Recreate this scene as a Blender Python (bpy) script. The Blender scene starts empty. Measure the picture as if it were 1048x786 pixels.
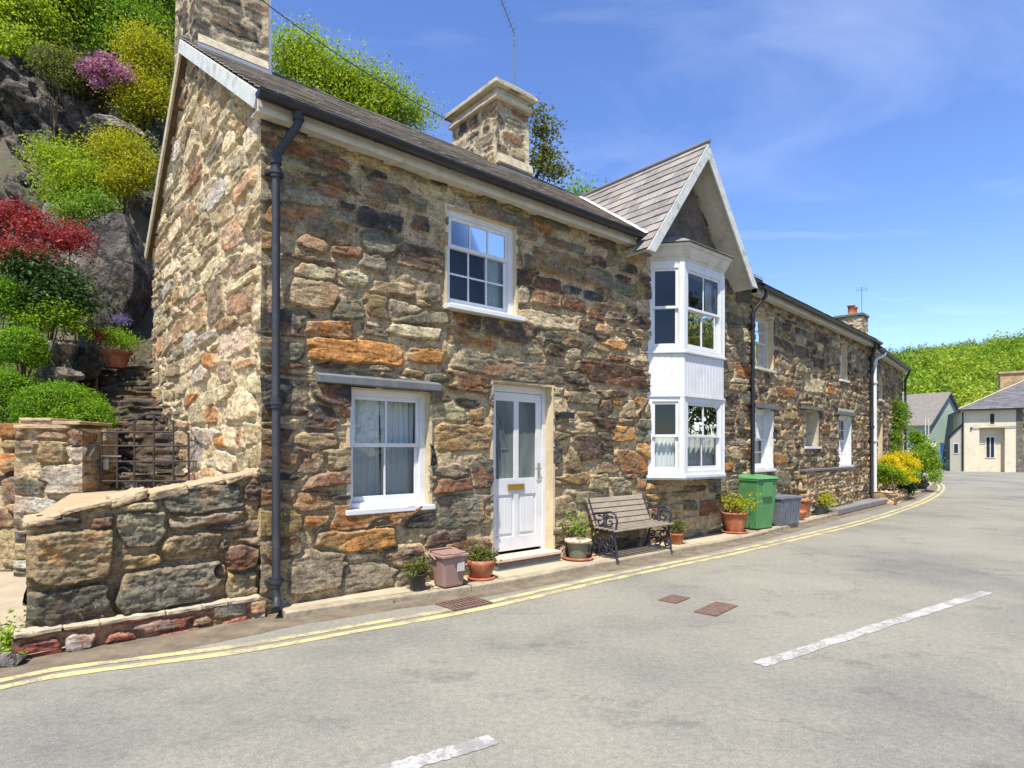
import bpy, bmesh, math, random
import numpy as np
from mathutils import Vector, Matrix
R = math.radians
random.seed(7)
SC = bpy.context.scene
COL = SC.collection
# ------------------------------------------------------------------ camera
F, CX, HY, H = 612.0, 524.0, 460.0, 1.55
cd = bpy.data.cameras.new('camera'); cam = bpy.data.objects.new('camera', cd); COL.objects.link(cam)
cam.location = (0, 0, H); cam.rotation_euler = (R(90), 0, 0)
cd.sensor_width = 36; cd.lens = F / 1048 * 36; cd.shift_y = 67 / 1048
cd.clip_start = 0.05; cd.clip_end = 3000
SC.camera = cam

# ------------------------------------------------------------------ frames of the street
def ground(px, py, z=0.0):
    d = (H - z) * F / (py - HY)
    return Vector(((px - CX) / F * d, d, z))
def atdepth(px, py, d):
    return Vector(((px - CX) / F * d, d, H + (HY - py) / F * d))
class Frame:
    """a vertical wall plane: u along the wall, n out of it, z up"""
    def __init__(s, P, vpx=None, d=None):
        s.P = Vector((P[0], P[1], 0))
        d = Vector(d) if d is not None else Vector(((vpx - CX) / F, 1, 0))
        s.u = d.normalized(); s.n = Vector((s.u.y, -s.u.x, 0)); s.z = Vector((0, 0, 1))
    def pt(s, a, b, c): return s.P + s.u * a + s.n * b + s.z * c
    def at(s, px, py, off=0):
        r = (px - CX) / F; P = s.P + s.n * off
        t = (r * P.y - P.x) / (s.u.x - r * s.u.y); y = P.y + t * s.u.y
        return t, H + (HY - py) / F * y, y
c0 = ground(269, 630)
FA = Frame(c0, 1240)
FB = Frame(FA.pt(9.08, 0, 0), 1127)
FC = Frame(FB.pt(8.35, 0, 0), 1045)
FG = Frame(c0, d=(-FA.n.x, -FA.n.y, 0)); FG.n = -FA.u.copy()   # the sunny gable end, running back from the corner

# ------------------------------------------------------------------ light
sun_dir = (FA.n * 1.0 - FA.u * 1.4 + Vector((0, 0, 3.45))).normalized()
elev = math.asin(sun_dir.z); azim = math.atan2(sun_dir.x, sun_dir.y)
W = bpy.data.worlds.new('World'); SC.world = W; W.use_nodes = True
nt = W.node_tree; nt.nodes.clear()
def N(t, ty, **k):
    n = t.nodes.new(ty)
    for a, v in k.items():
        if hasattr(n, a): setattr(n, a, v)
        else: n.inputs[a].default_value = v
    return n
sky = N(nt, 'ShaderNodeTexSky', sky_type='NISHITA', sun_disc=False, sun_elevation=elev, sun_rotation=azim,
        air_density=1.0, dust_density=0.2, ozone_density=3.0, altitude=300)
hsv = N(nt, 'ShaderNodeHueSaturation'); hsv.inputs['Saturation'].default_value = 1.15; hsv.inputs['Value'].default_value = 1.38; hsv.inputs['Hue'].default_value = 0.513
tc = N(nt, 'ShaderNodeTexCoord')
sep = N(nt, 'ShaderNodeSeparateXYZ')
mx = N(nt, 'ShaderNodeMath', operation='MAXIMUM'); mx.inputs[1].default_value = 0.16
dv = N(nt, 'ShaderNodeVectorMath', operation='DIVIDE')
cmb = N(nt, 'ShaderNodeCombineXYZ')
mp = N(nt, 'ShaderNodeMapping'); mp.inputs['Scale'].default_value = (0.55, 0.85, 1.0); mp.inputs['Rotation'].default_value = (0, 0, 0.5); mp.inputs['Location'].default_value = (3.1, 1.7, 0)
nz = N(nt, 'ShaderNodeTexNoise'); nz.inputs['Scale'].default_value = 1.1; nz.inputs['Detail'].default_value = 9; nz.inputs['Roughness'].default_value = 0.58; nz.inputs['Distortion'].default_value = 0.7
rp = N(nt, 'ShaderNodeValToRGB'); rp.color_ramp.elements[0].position = 0.54; rp.color_ramp.elements[0].color = (0, 0, 0, 1)
rp.color_ramp.elements[1].position = 0.86; rp.color_ramp.elements[1].color = (0.19, 0.19, 0.19, 1)
mix = N(nt, 'ShaderNodeMixRGB'); mix.inputs[2].default_value = (9.5, 10.2, 11.2, 1)
bg = N(nt, 'ShaderNodeBackground'); bg.inputs['Strength'].default_value = 0.118
wo = N(nt, 'ShaderNodeOutputWorld')
L = nt.links.new
L(tc.outputs['Generated'], sep.inputs[0]); L(sep.outputs['Z'], mx.inputs[0])
L(mx.outputs[0], cmb.inputs[0]); L(mx.outputs[0], cmb.inputs[1]); L(mx.outputs[0], cmb.inputs[2])
L(tc.outputs['Generated'], dv.inputs[0]); L(cmb.outputs[0], dv.inputs[1]); L(dv.outputs[0], mp.inputs[0])
L(mp.outputs[0], nz.inputs['Vector']); L(nz.outputs['Fac'], rp.inputs[0])
L(sky.outputs[0], hsv.inputs['Color']); L(hsv.outputs[0], mix.inputs[1]); L(rp.outputs[0], mix.inputs[0])
L(mix.outputs[0], bg.inputs['Color']); L(bg.outputs[0], wo.inputs[0])
sd = bpy.data.lights.new('sun', 'SUN'); sd.energy = 5.0; sd.angle = R(0.53); sd.color = (1.0, 0.945, 0.84)
so = bpy.data.objects.new('sun', sd); COL.objects.link(so)
so.rotation_euler = (-sun_dir).to_track_quat('-Z', 'Y').to_euler(); so.location = (0, 0, 30)
SC.view_settings.view_transform = 'Standard'; SC.view_settings.look = 'None'
SC.view_settings.exposure = 0.66; SC.view_settings.gamma = 1.0
SC.cycles.max_bounces = 6; SC.cycles.diffuse_bounces = 3; SC.cycles.transparent_max_bounces = 10
SC.cycles.caustics_reflective = False; SC.cycles.caustics_refractive = False

# ------------------------------------------------------------------ materials
def lin(c):
    return tuple(((x / 255) / 12.92 if x / 255 <= 0.04045 else ((x / 255 + 0.055) / 1.055) ** 2.4) for x in c)
MATS = {}
def newmat(name):
    m = bpy.data.materials.new(name); m.use_nodes = True
    t = m.node_tree; t.nodes.clear()
    o = N(t, 'ShaderNodeOutputMaterial'); p = N(t, 'ShaderNodeBsdfPrincipled')
    t.links.new(p.outputs[0], o.inputs[0]); MATS[name] = m
    return m, t, p, o
def ramp(t, fac, stops):
    r = N(t, 'ShaderNodeValToRGB'); cr = r.color_ramp
    while len(cr.elements) < len(stops): cr.elements.new(0.5)
    for e, (pos, c) in zip(cr.elements, stops):
        e.position = pos; e.color = (*c, 1) if len(c) == 3 else c
    t.links.new(fac, r.inputs[0]); return r.outputs[0]
def noise(t, scale, detail=4, rough=0.55, vec=None, mapscale=None, dist=0):
    n = N(t, 'ShaderNodeTexNoise'); n.inputs['Scale'].default_value = scale; n.inputs['Detail'].default_value = detail
    n.inputs['Roughness'].default_value = rough; n.inputs['Distortion'].default_value = dist
    c = N(t, 'ShaderNodeTexCoord'); src = c.outputs['Object']
    if vec: src = vec
    if mapscale:
        m = N(t, 'ShaderNodeMapping'); m.inputs['Scale'].default_value = mapscale; t.links.new(src, m.inputs[0]); src = m.outputs[0]
    t.links.new(src, n.inputs['Vector']); return n
def mixc(t, mode, fac, a, b):
    m = N(t, 'ShaderNodeMixRGB', blend_type=mode)
    for i, v in ((0, fac), (1, a), (2, b)):
        if hasattr(v, 'links'): t.links.new(v, m.inputs[i])
        elif i == 0: m.inputs[0].default_value = v
        else: m.inputs[i].default_value = (*v[:3], 1)
    return m.outputs[0]
def bump(t, p, h, strength, dist):
    b = N(t, 'ShaderNodeBump'); b.inputs['Strength'].default_value = strength; b.inputs['Distance'].default_value = dist
    t.links.new(h, b.inputs['Height']); t.links.new(b.outputs[0], p.inputs['Normal'])
def plain(name, c, rough=0.6, var=0.15, scale=6, dirt=None, dirt_amt=0.3, metal=0, bmp=0.15, bscale=60, bdist=0.004, spec=0.4, mapscale=None):
    m, t, p, o = newmat(name)
    n = noise(t, scale, 5, 0.6, mapscale=mapscale)
    a = tuple(x * (1 - var) for x in c); b = tuple(min(1, x * (1 + var)) for x in c)
    col = ramp(t, n.outputs['Fac'], [(0.3, a), (0.7, b)])
    if dirt:
        n2 = noise(t, scale * 0.7 + 1.3, 7, 0.7, mapscale=mapscale)
        f = ramp(t, n2.outputs['Fac'], [(0.5, (0, 0, 0)), (0.72, (dirt_amt,) * 3)])
        col = mixc(t, 'MIX', f, col, dirt)
    t.links.new(col, p.inputs['Base Color'])
    p.inputs['Roughness'].default_value = rough; p.inputs['Metallic'].default_value = metal
    p.inputs['Specular IOR Level'].default_value = spec
    if bmp: bump(t, p, noise(t, bscale, 4).outputs['Fac'], bmp, bdist)
    return m
def stonemat(name, sat=1.0, bdist=0.013):
    m, t, p, o = newmat(name)
    at = N(t, 'ShaderNodeAttribute', attribute_name='Col'); mo = N(t, 'ShaderNodeAttribute', attribute_name='mor')
    n1 = noise(t, 9, 8, 0.68, dist=0.5); n2 = noise(t, 42, 6, 0.7); n3 = noise(t, 3.3, 4, 0.6)
    col = mixc(t, 'MULTIPLY', 1.0, at.outputs['Color'], ramp(t, n1.outputs['Fac'], [(0.30, (0.42, 0.40, 0.42)), (0.46, (0.92, 0.90, 0.88)), (0.56, (1.08, 1.06, 1.02)), (0.74, (1.55, 1.48, 1.36))]))
    # lichen and iron stains lie on the stones, not on the mortar
    inv = N(t, 'ShaderNodeMath', operation='SUBTRACT'); inv.inputs[0].default_value = 1.0; t.links.new(mo.outputs['Fac'], inv.inputs[1])
    f = ramp(t, n3.outputs['Fac'], [(0.55, (0, 0, 0)), (0.66, (0.30,) * 3)])
    mm = N(t, 'ShaderNodeMath', operation='MULTIPLY'); t.links.new(f, mm.inputs[0]); t.links.new(inv.outputs[0], mm.inputs[1])
    col = mixc(t, 'MIX', mm.outputs[0], col, lin((176, 112, 62)))
    n4 = noise(t, 14, 7, 0.75)
    f4 = ramp(t, n4.outputs['Fac'], [(0.58, (0, 0, 0)), (0.68, (0.5,) * 3)])
    m4 = N(t, 'ShaderNodeMath', operation='MULTIPLY'); t.links.new(f4, m4.inputs[0]); t.links.new(inv.outputs[0], m4.inputs[1])
    col = mixc(t, 'MIX', m4.outputs[0], col, lin((198, 186, 160)))
    f5 = ramp(t, n2.outputs['Fac'], [(0.36, (0.46, 0.44, 0.43)), (0.48, (1, 1, 1)), (0.7, (1.25, 1.24, 1.2))])
    col = mixc(t, 'MULTIPLY', 1.0, col, f5)
    t.links.new(col, p.inputs['Base Color']); p.inputs['Roughness'].default_value = 0.92; p.inputs['Specular IOR Level'].default_value = 0.25
    nb = noise(t, 9, 6, 0.65, mapscale=(1, 1, 5), dist=.8)
    col = mixc(t, 'MULTIPLY', 1.0, col, ramp(t, nb.outputs['Fac'], [(0.34, (0.60, 0.58, 0.56)), (0.44, (1, 1, 1)), (0.70, (1.12, 1.12, 1.1))])); t.links.new(col, p.inputs['Base Color'])
    a0_ = N(t, 'ShaderNodeMath', operation='ADD'); t.links.new(n1.outputs['Fac'], a0_.inputs[0]); t.links.new(nb.outputs['Fac'], a0_.inputs[1])
    ad = N(t, 'ShaderNodeMath', operation='ADD'); t.links.new(a0_.outputs[0], ad.inputs[0])
    sc_ = N(t, 'ShaderNodeMath', operation='MULTIPLY'); sc_.inputs[1].default_value = 0.45; t.links.new(n2.outputs['Fac'], sc_.inputs[0]); t.links.new(sc_.outputs[0], ad.inputs[1])
    bump(t, p, ad.outputs[0], 1.0, bdist)
    return m
STONE = stonemat('rubble_stone')
WHITE = plain('white_gloss_paint', (0.66, 0.66, 0.645), 0.38, 0.05, 3, dirt=(0.46, 0.44, 0.39), dirt_amt=0.45, bmp=0.08, bscale=25)
CREAM = plain('weathered_cream_paint', lin((198, 193, 178)), 0.6, 0.1, 4, dirt=lin((140, 134, 110)), dirt_amt=0.6, bmp=0.2, bscale=30)
BARGE = plain('weathered_barge_paint', lin((202, 202, 192)), 0.6, 0.10, 7, dirt=lin((112, 112, 98)), dirt_amt=0.75, bmp=0.3, bscale=40)
BLACK = plain('black_gutter_gloss', (0.010, 0.010, 0.011), 0.36, 0.2, 8, dirt=(0.06, 0.06, 0.06), dirt_amt=0.4, bmp=0.05, spec=0.5)
PIPEG = plain('grey_painted_iron', (0.030, 0.032, 0.037), 0.5, 0.15, 10, dirt=(0.10, 0.09, 0.08), dirt_amt=0.4, bmp=0.15)
IRON = plain('rusty_black_iron', (0.035, 0.032, 0.03), 0.6, 0.3, 20, dirt=(0.12, 0.06, 0.03), dirt_amt=0.6, bmp=0.3)
RENDER_ = plain('buff_render', lin((200, 182, 146)), 0.9, 0.12, 5, dirt=lin((170, 150, 110)), dirt_amt=0.6, bmp=0.6, bscale=50, bdist=0.008)
SLATEL = plain('slate_lintel', lin((104, 106, 106)), 0.75, 0.2, 8, dirt=lin((90, 88, 84)), dirt_amt=0.6, bmp=0.5, bscale=30, bdist=0.006)
LEAD = plain('lead_flashing', lin((112, 118, 128)), 0.5, 0.15, 6, bmp=0.2, metal=0.3)
CEMENT = plain('cement_fillet', lin((184, 172, 146)), 0.95, 0.15, 9, dirt=lin((120, 112, 92)), dirt_amt=0.7, bmp=0.7, bscale=35, bdist=0.01)
BRASS = plain('brass', (0.72, 0.46, 0.10), 0.3, 0.1, 9, metal=1.0, bmp=0.05)
CHROME = plain('worn_chrome', (0.5, 0.5, 0.5), 0.3, 0.1, 9, metal=1.0, bmp=0.05)
CURT = plain('net_curtain', lin((214, 214, 210)), 0.9, 0.06, 12, bmp=0.2, bscale=120)
ROOM = plain('dim_room_plaster', lin((120, 112, 100)), 0.9, 0.1, 3, bmp=0)
TERRA = plain('terracotta', lin((164, 98, 66)), 0.8, 0.14, 9, dirt=lin((222, 176, 140)), dirt_amt=0.5, bmp=0.3)
SOIL = plain('potting_soil', (0.035, 0.024, 0.016), 0.95, 0.4, 40, bmp=0.8, bscale=120, bdist=0.01)
GREENP = plain('green_bin_plastic', lin((80, 134, 82)), 0.5, 0.08, 3, dirt=lin((120, 160, 110)), dirt_amt=0.4, bmp=0.1)
TAUPE = plain('taupe_bin_plastic', lin((154, 124, 112)), 0.45, 0.06, 3, bmp=0.1)
GREYP = plain('grey_crate_plastic', lin((104, 110, 118)), 0.55, 0.12, 5, dirt=lin((150, 150, 150)), dirt_amt=0.5, bmp=0.1)
DARKP = plain('dark_pot_plastic', (0.03, 0.033, 0.034), 0.5, 0.2, 5, bmp=0.1)
SAGE = plain('sage_glazed_pot', lin((112, 112, 92)), 0.5, 0.15, 10, bmp=0.2)
PALE = plain('pale_stone_rim', lin((205, 182, 158)), 0.8, 0.1, 20, bmp=0.3)
WOODG = plain('weathered_bench_wood', lin((156, 144, 126)), 0.85, 0.25, 5, dirt=lin((110, 92, 78)), dirt_amt=0.6, bmp=0.5, bscale=12, mapscale=(1, 1, 1))
BENCHI = plain('dark_cast_iron', (0.03, 0.026, 0.04), 0.45, 0.3, 12, bmp=0.2)
BARK = plain('bark', lin((96, 80, 62)), 0.95, 0.3, 9, bmp=0.8, bscale=30, bdist=0.02)
SLATE_FL = plain('slate_flag', lin((120, 118, 118)), 0.7, 0.18, 4, dirt=lin((150, 140, 120)), dirt_amt=0.5, bmp=0.5, bscale=20, bdist=0.006)
REDTILE = plain('red_quarry_edge', lin((132, 62, 44)), 0.7, 0.15, 10, bmp=0.3)

def slatemat(name, ca, cb, cc, lichen, amt):
    m, t, p, o = newmat(name)
    g = N(t, 'ShaderNodeNewGeometry')
    col = ramp(t, g.outputs['Random Per Island'], [(0.0, ca), (0.5, cb), (1.0, cc)])
    n = noise(t, 7, 7, 0.7); f = ramp(t, n.outputs['Fac'], [(0.48, (0, 0, 0)), (0.62, (amt,) * 3)])
    col = mixc(t, 'MIX', f, col, lichen)
    n2 = noise(t, 40, 5, 0.7); col = mixc(t, 'MULTIPLY', 1, col, ramp(t, n2.outputs['Fac'], [(0.3, (0.75,) * 3), (0.7, (1.2,) * 3)]))
    t.links.new(col, p.inputs['Base Color']); p.inputs['Roughness'].default_value = 0.62; p.inputs['Specular IOR Level'].default_value = 0.4
    bump(t, p, n2.outputs['Fac'], 0.5, 0.004); return m
SLATE = slatemat('roof_slate', lin((112, 108, 106)), lin((132, 126, 121)), lin((150, 143, 136)), lin((162, 150, 128)), 0.5)
SLATEM = slatemat('weathered_roof_slate', lin((134, 126, 118)), lin((156, 147, 138)), lin((176, 166, 154)), lin((182, 168, 140)), 0.6)
SLATE2 = slatemat('blue_grey_roof_slate', lin((88, 86, 90)), lin((102, 100, 103)), lin((116, 114, 116)), lin((132, 126, 116)), 0.3)

def glassmat():
    m, t, p, o = newmat('window_glass'); t.nodes.remove(p)
    tr = N(t, 'ShaderNodeBsdfTransparent'); tr.inputs[0].default_value = (0.86, 0.9, 0.9, 1)
    gl = N(t, 'ShaderNodeBsdfGlossy'); gl.inputs['Roughness'].default_value = 0.015; gl.inputs[0].default_value = (0.95, 0.97, 1, 1)
    fr = N(t, 'ShaderNodeFresnel'); fr.inputs[0].default_value = 1.52
    n = noise(t, 2.5, 2); b = N(t, 'ShaderNodeBump'); b.inputs['Strength'].default_value = 0.15; b.inputs['Distance'].default_value = 0.02
    t.links.new(n.outputs['Fac'], b.inputs['Height']); t.links.new(b.outputs[0], gl.inputs['Normal'])
    mi = N(t, 'ShaderNodeMixShader'); t.links.new(fr.outputs[0], mi.inputs[0]); t.links.new(tr.outputs[0], mi.inputs[1]); t.links.new(gl.outputs[0], mi.inputs[2])
    t.links.new(mi.outputs[0], o.inputs[0]); return m
GLASS = glassmat()
FROST, t_f, p_f, o_f = newmat('obscured_door_glass')
p_f.inputs['Base Color'].default_value = (*lin((96, 104, 100)), 1); p_f.inputs['Roughness'].default_value = .34; p_f.inputs['Specular IOR Level'].default_value = .6
n_f = noise(t_f, 3, 3, .5, mapscale=(1, 1, .35)); t_f.links.new(ramp(t_f, n_f.outputs['Fac'], [(.35, lin((70, 78, 78))), (.65, lin((122, 130, 122)))]), p_f.inputs['Base Color'])
bump(t_f, p_f, noise(t_f, 90, 2).outputs['Fac'], .25, .004)
def leafmat(name, stops, trans=0.35, rough=0.5, ns=1.4, w=.55, nk=1.0):
    m, t, p, o = newmat(name)
    g = N(t, 'ShaderNodeNewGeometry')
    n = noise(t, ns, 4)
    mm = N(t, 'ShaderNodeMath', operation='MULTIPLY_ADD'); mm.inputs[1].default_value = w; t.links.new(g.outputs['Random Per Island'], mm.inputs[0])
    m2 = N(t, 'ShaderNodeMath', operation='MULTIPLY'); m2.inputs[1].default_value = (1 - w) * nk; t.links.new(n.outputs['Fac'], m2.inputs[0]); of = N(t, 'ShaderNodeMath', operation='ADD'); of.inputs[1].default_value = -(1 - w) * (nk - 1) * .5; t.links.new(m2.outputs[0], of.inputs[0]); t.links.new(of.outputs[0], mm.inputs[2])
    k = len(stops) - 1
    col = ramp(t, mm.outputs[0], [(0.12 + 0.72 * i / k, c) for i, c in enumerate(stops)])
    t.links.new(col, p.inputs['Base Color']); p.inputs['Roughness'].default_value = rough; p.inputs['Specular IOR Level'].default_value = 0.25
    tl = N(t, 'ShaderNodeBsdfTranslucent'); t.links.new(mixc(t, 'MULTIPLY', 1, col, (1.3, 1.35, 0.7)), tl.inputs[0])
    mi = N(t, 'ShaderNodeMixShader'); mi.inputs[0].default_value = trans
    t.links.new(p.outputs[0], mi.inputs[1]); t.links.new(tl.outputs[0], mi.inputs[2]); t.links.new(mi.outputs[0], o.inputs[0]); return m
LF = dict(
    bright=leafmat('leaf_bright_green', [(0.06, 0.12, 0.010), (0.19, 0.32, 0.015), (0.34, 0.46, 0.03)], .42),
    maple=leafmat('leaf_spring_green', [(0.04, 0.09, 0.012), (0.15, 0.27, 0.02), (0.32, 0.44, 0.05)], .42),
    dark=leafmat('leaf_dark_green', [(0.012, 0.03, 0.008), (0.03, 0.07, 0.014), (0.06, 0.12, 0.02)], 0.2),
    yellow=leafmat('leaf_yellow_green', [(0.12, 0.16, 0.01), (0.34, 0.35, 0.018), (0.55, 0.46, 0.025)], .42),
    gold=leafmat('leaf_golden', [(0.34, 0.32, 0.012), (0.62, 0.52, 0.012), (0.78, 0.60, 0.015)], .4),
    lime=leafmat('leaf_lime', [(0.07, 0.13, 0.01), (0.26, 0.36, 0.02), (0.48, 0.52, 0.04)], .42),
    olive=leafmat('leaf_olive', [(0.06, 0.07, 0.016), (0.13, 0.15, 0.03), (0.24, 0.24, 0.06)]),
    red=leafmat('leaf_crimson', [(0.10, 0.012, 0.02), (0.30, 0.03, 0.05), (0.52, 0.10, 0.09)]),
    purple=leafmat('petal_purple', [(0.14, 0.05, 0.11), (0.38, 0.14, 0.32), (0.62, 0.36, 0.54)]),
    blue=leafmat('petal_blue', [(0.10, 0.08, 0.26), (0.2, 0.17, 0.45), (0.4, 0.35, 0.6)]),
    box=leafmat('leaf_box_green', [(0.05, 0.12, 0.008), (0.15, 0.29, 0.012), (0.26, 0.42, 0.02)], 0.35),
    hill=leafmat('leaf_hill_green', [(0.03, 0.07, 0.01), (0.13, 0.23, 0.014), (0.27, 0.37, 0.03), (0.36, 0.40, 0.05)], 0.35, ns=.10, w=.4, nk=3.2),
)

# ------------------------------------------------------------------ object helpers
def setp(o, label=None, cat=None, group=None, kind=None):
    if label: o['label'] = label
    if cat: o['category'] = cat
    if group: o['group'] = group
    if kind: o['kind'] = kind
    return o
def empty(name, loc, label, cat, group=None, rz=0):
    o = bpy.data.objects.new(name, None); COL.objects.link(o); o.location = loc; o.rotation_euler = (0, 0, rz); o.empty_display_size = 0.2
    return setp(o, label, cat, group)
def copy_tree(o, parent=None):
    c = o.copy(); COL.objects.link(c); c.parent = parent
    for ch in list(o.children): copy_tree(ch, c)
    return c
def root_loc(o):
    v = Vector((0, 0, 0))
    while o is not None: v += o.location; o = o.parent
    return v
class MB:
    def __init__(s): s.v = []; s.f = []; s.mi = []; s.sm = []; s.mats = []
    def _m(s, mat):
        if mat is None: return 0
        if mat not in s.mats: s.mats.append(mat)
        return s.mats.index(mat)
    def add(s, vs, fs, mat=None, smooth=False):
        b = len(s.v); s.v += [tuple(v) for v in vs]; s.f += [tuple(b + i for i in f) for f in fs]
        k = s._m(mat); s.mi += [k] * len(fs); s.sm += [smooth] * len(fs)
    def prism(s, poly, off, mat=None):
        off = Vector(off); n = len(poly); a = [Vector(p) for p in poly]; b = [p + off for p in a]
        fs = [tuple(range(n))[::-1], tuple(range(n, 2 * n))] + [(i, (i + 1) % n, n + (i + 1) % n, n + i) for i in range(n)]
        s.add(a + b, fs, mat)
    def box(s, fr, a0, a1, b0, b1, c0, c1, mat=None):
        P = [fr.pt(a, b, c) for c in (c0, c1) for b in (b0, b1) for a in (a0, a1)]
        s.add(P, [(0, 2, 3, 1), (4, 5, 7, 6), (0, 1, 5, 4), (2, 6, 7, 3), (0, 4, 6, 2), (1, 3, 7, 5)], mat)
    def tube(s, pts, r, mat=None, seg=10, caps=True, smooth=True):
        pts = [Vector(p) for p in pts]; n = len(pts); rs = r if isinstance(r, (list, tuple)) else [r] * n
        V = []; prev = None
        for i, p in enumerate(pts):
            if i == 0: d = pts[1] - p
            elif i == n - 1: d = p - pts[-2]
            else: d = (pts[i + 1] - p).normalized() + (p - pts[i - 1]).normalized()
            d.normalize()
            if prev is None:
                a = d.orthogonal().normalized()
            else:
                a = (prev - d * prev.dot(d)); a = a.normalized() if a.length > 1e-6 else d.orthogonal().normalized()
            prev = a; b = d.cross(a)
            for k in range(seg):
                t = 2 * math.pi * k / seg; V.append(p + (a * math.cos(t) + b * math.sin(t)) * rs[i])
        Fs = [(i * seg + k, i * seg + (k + 1) % seg, (i + 1) * seg + (k + 1) % seg, (i + 1) * seg + k) for i in range(n - 1) for k in range(seg)]
        s.add(V, Fs, mat, smooth)
        if caps:
            s.add(V[:seg], [tuple(range(seg))[::-1]], mat); s.add(V[-seg:], [tuple(range(seg))], mat)
    def lathe(s, c, prof, mat=None, seg=24, smooth=True):
        c = Vector(c); V = []; m = len(prof)
        for r, z in prof:
            for k in range(seg):
                t = 2 * math.pi * k / seg; V.append(c + Vector((r * math.cos(t), r * math.sin(t), z)))
        Fs = [(i * seg + k, i * seg + (k + 1) % seg, (i + 1) * seg + (k + 1) % seg, (i + 1) * seg + k) for i in range(m - 1) for k in range(seg)]
        s.add(V, Fs, mat, smooth)
        if prof[0][0] > 1e-4: s.add(V[:seg], [tuple(range(seg))[::-1]], mat)
        if prof[-1][0] > 1e-4: s.add(V[-seg:], [tuple(range(seg))], mat)
    def build(s, name, mat=None, parent=None, bevel=0, local=False):
        me = bpy.data.meshes.new(name)
        off = Vector((0, 0, 0)) if (local or parent is None) else root_loc(parent)
        me.from_pydata([(v[0] - off.x, v[1] - off.y, v[2] - off.z) for v in s.v], [], s.f)
        for m in (s.mats or [mat]): me.materials.append(m)
        me.polygons.foreach_set('material_index', s.mi if s.mats else [0] * len(s.f))
        me.polygons.foreach_set('use_smooth', s.sm)
        bm = bmesh.new(); bm.from_mesh(me); bmesh.ops.recalc_face_normals(bm, faces=bm.faces)
        bm.to_mesh(me); bm.free(); me.update()
        o = bpy.data.objects.new(name, me); COL.objects.link(o); o.parent = parent
        if bevel:
            b = o.modifiers.new('bevel', 'BEVEL'); b.width = bevel; b.segments = 2; b.limit_method = 'ANGLE'; b.angle_limit = R(35)
        return o
def npmesh(name, V, Fq, mat, parent=None, attrs=None, smooth=False, local=False):
    off = np.array(root_loc(parent)) if (parent is not None and not local) else np.zeros(3)
    V = np.asarray(V, np.float32) - off.astype(np.float32); Fq = np.asarray(Fq, np.int32); k = Fq.shape[1]
    me = bpy.data.meshes.new(name); me.vertices.add(len(V)); me.vertices.foreach_set('co', V.ravel())
    me.loops.add(Fq.size); me.loops.foreach_set('vertex_index', Fq.ravel())
    me.polygons.add(len(Fq)); me.polygons.foreach_set('loop_start', np.arange(0, Fq.size, k, dtype=np.int32))
    me.polygons.foreach_set('loop_total', np.full(len(Fq), k, np.int32))
    me.polygons.foreach_set('use_smooth', np.full(len(Fq), smooth, bool))
    me.materials.append(mat)
    for an, arr in (attrs or {}).items():
        if arr.ndim == 2:
            a = me.color_attributes.new(an, 'FLOAT_COLOR', 'POINT'); a.data.foreach_set('color', np.c_[arr, np.ones(len(arr))].astype(np.float32).ravel())
        else:
            a = me.attributes.new(an, 'FLOAT', 'POINT'); a.data.foreach_set('value', arr.astype(np.float32))
    me.update(calc_edges=True)
    o = bpy.data.objects.new(name, me); COL.objects.link(o); o.parent = parent
    return o

def roughen(o, strength=.02, size=.12, lv=4):
    o.modifiers.clear()
    a = o.modifiers.new('bevel', 'BEVEL'); a.width = .006; a.segments = 1; a.limit_method = 'ANGLE'
    a = o.modifiers.new('grid', 'SUBSURF'); a.subdivision_type = 'SIMPLE'; a.levels = a.render_levels = lv
    t = bpy.data.textures.new('lumps', 'CLOUDS'); t.noise_scale = size; t.noise_depth = 4
    a = o.modifiers.new('lumps', 'DISPLACE'); a.texture = t; a.strength = strength; a.mid_level = .5; a.texture_coords = 'GLOBAL'
    for p in o.data.polygons: p.use_smooth = True
    return o
# ------------------------------------------------------------------ rubble masonry
_T = np.random.RandomState(11).rand(256, 256)
def vn(x, y, seed=0):
    x = x + seed * 17.31; y = y + seed * 9.77
    xi = np.floor(x).astype(int); yi = np.floor(y).astype(int); fx = x - xi; fy = y - yi
    fx = fx * fx * (3 - 2 * fx); fy = fy * fy * (3 - 2 * fy)
    g = lambda a, b: _T[a % 256, b % 256]
    return (g(xi, yi) * (1 - fx) + g(xi + 1, yi) * fx) * (1 - fy) + (g(xi, yi + 1) * (1 - fx) + g(xi + 1, yi + 1) * fx) * fy
def fbm(x, y, oct=4, seed=0, gain=0.5):
    s = 0; a = 1; tot = 0
    for i in range(oct): s = s + a * vn(x * 2 ** i, y * 2 ** i, seed + i * 3); tot += a; a *= gain
    return s / tot - 0.5
SCOL = {'O': (200, 138, 66), 'R': (136, 98, 72), 'D': (84, 80, 80), 'G': (152, 140, 118), 'B': (180, 160, 122), 'K': (106, 88, 76),
        'Y': (178, 150, 96), 'P': (212, 196, 158), 'N': (126, 122, 104), 'S': (72, 68, 68), 'C': (226, 208, 174), 'W': (188, 182, 172), 'X': (206, 164, 122)}
SL = {k: np.array(lin(v)) for k, v in SCOL.items()}
FACADE_PAL = 'GGGGGNNNNKKKDDDSBBBBRRYPPO'
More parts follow.
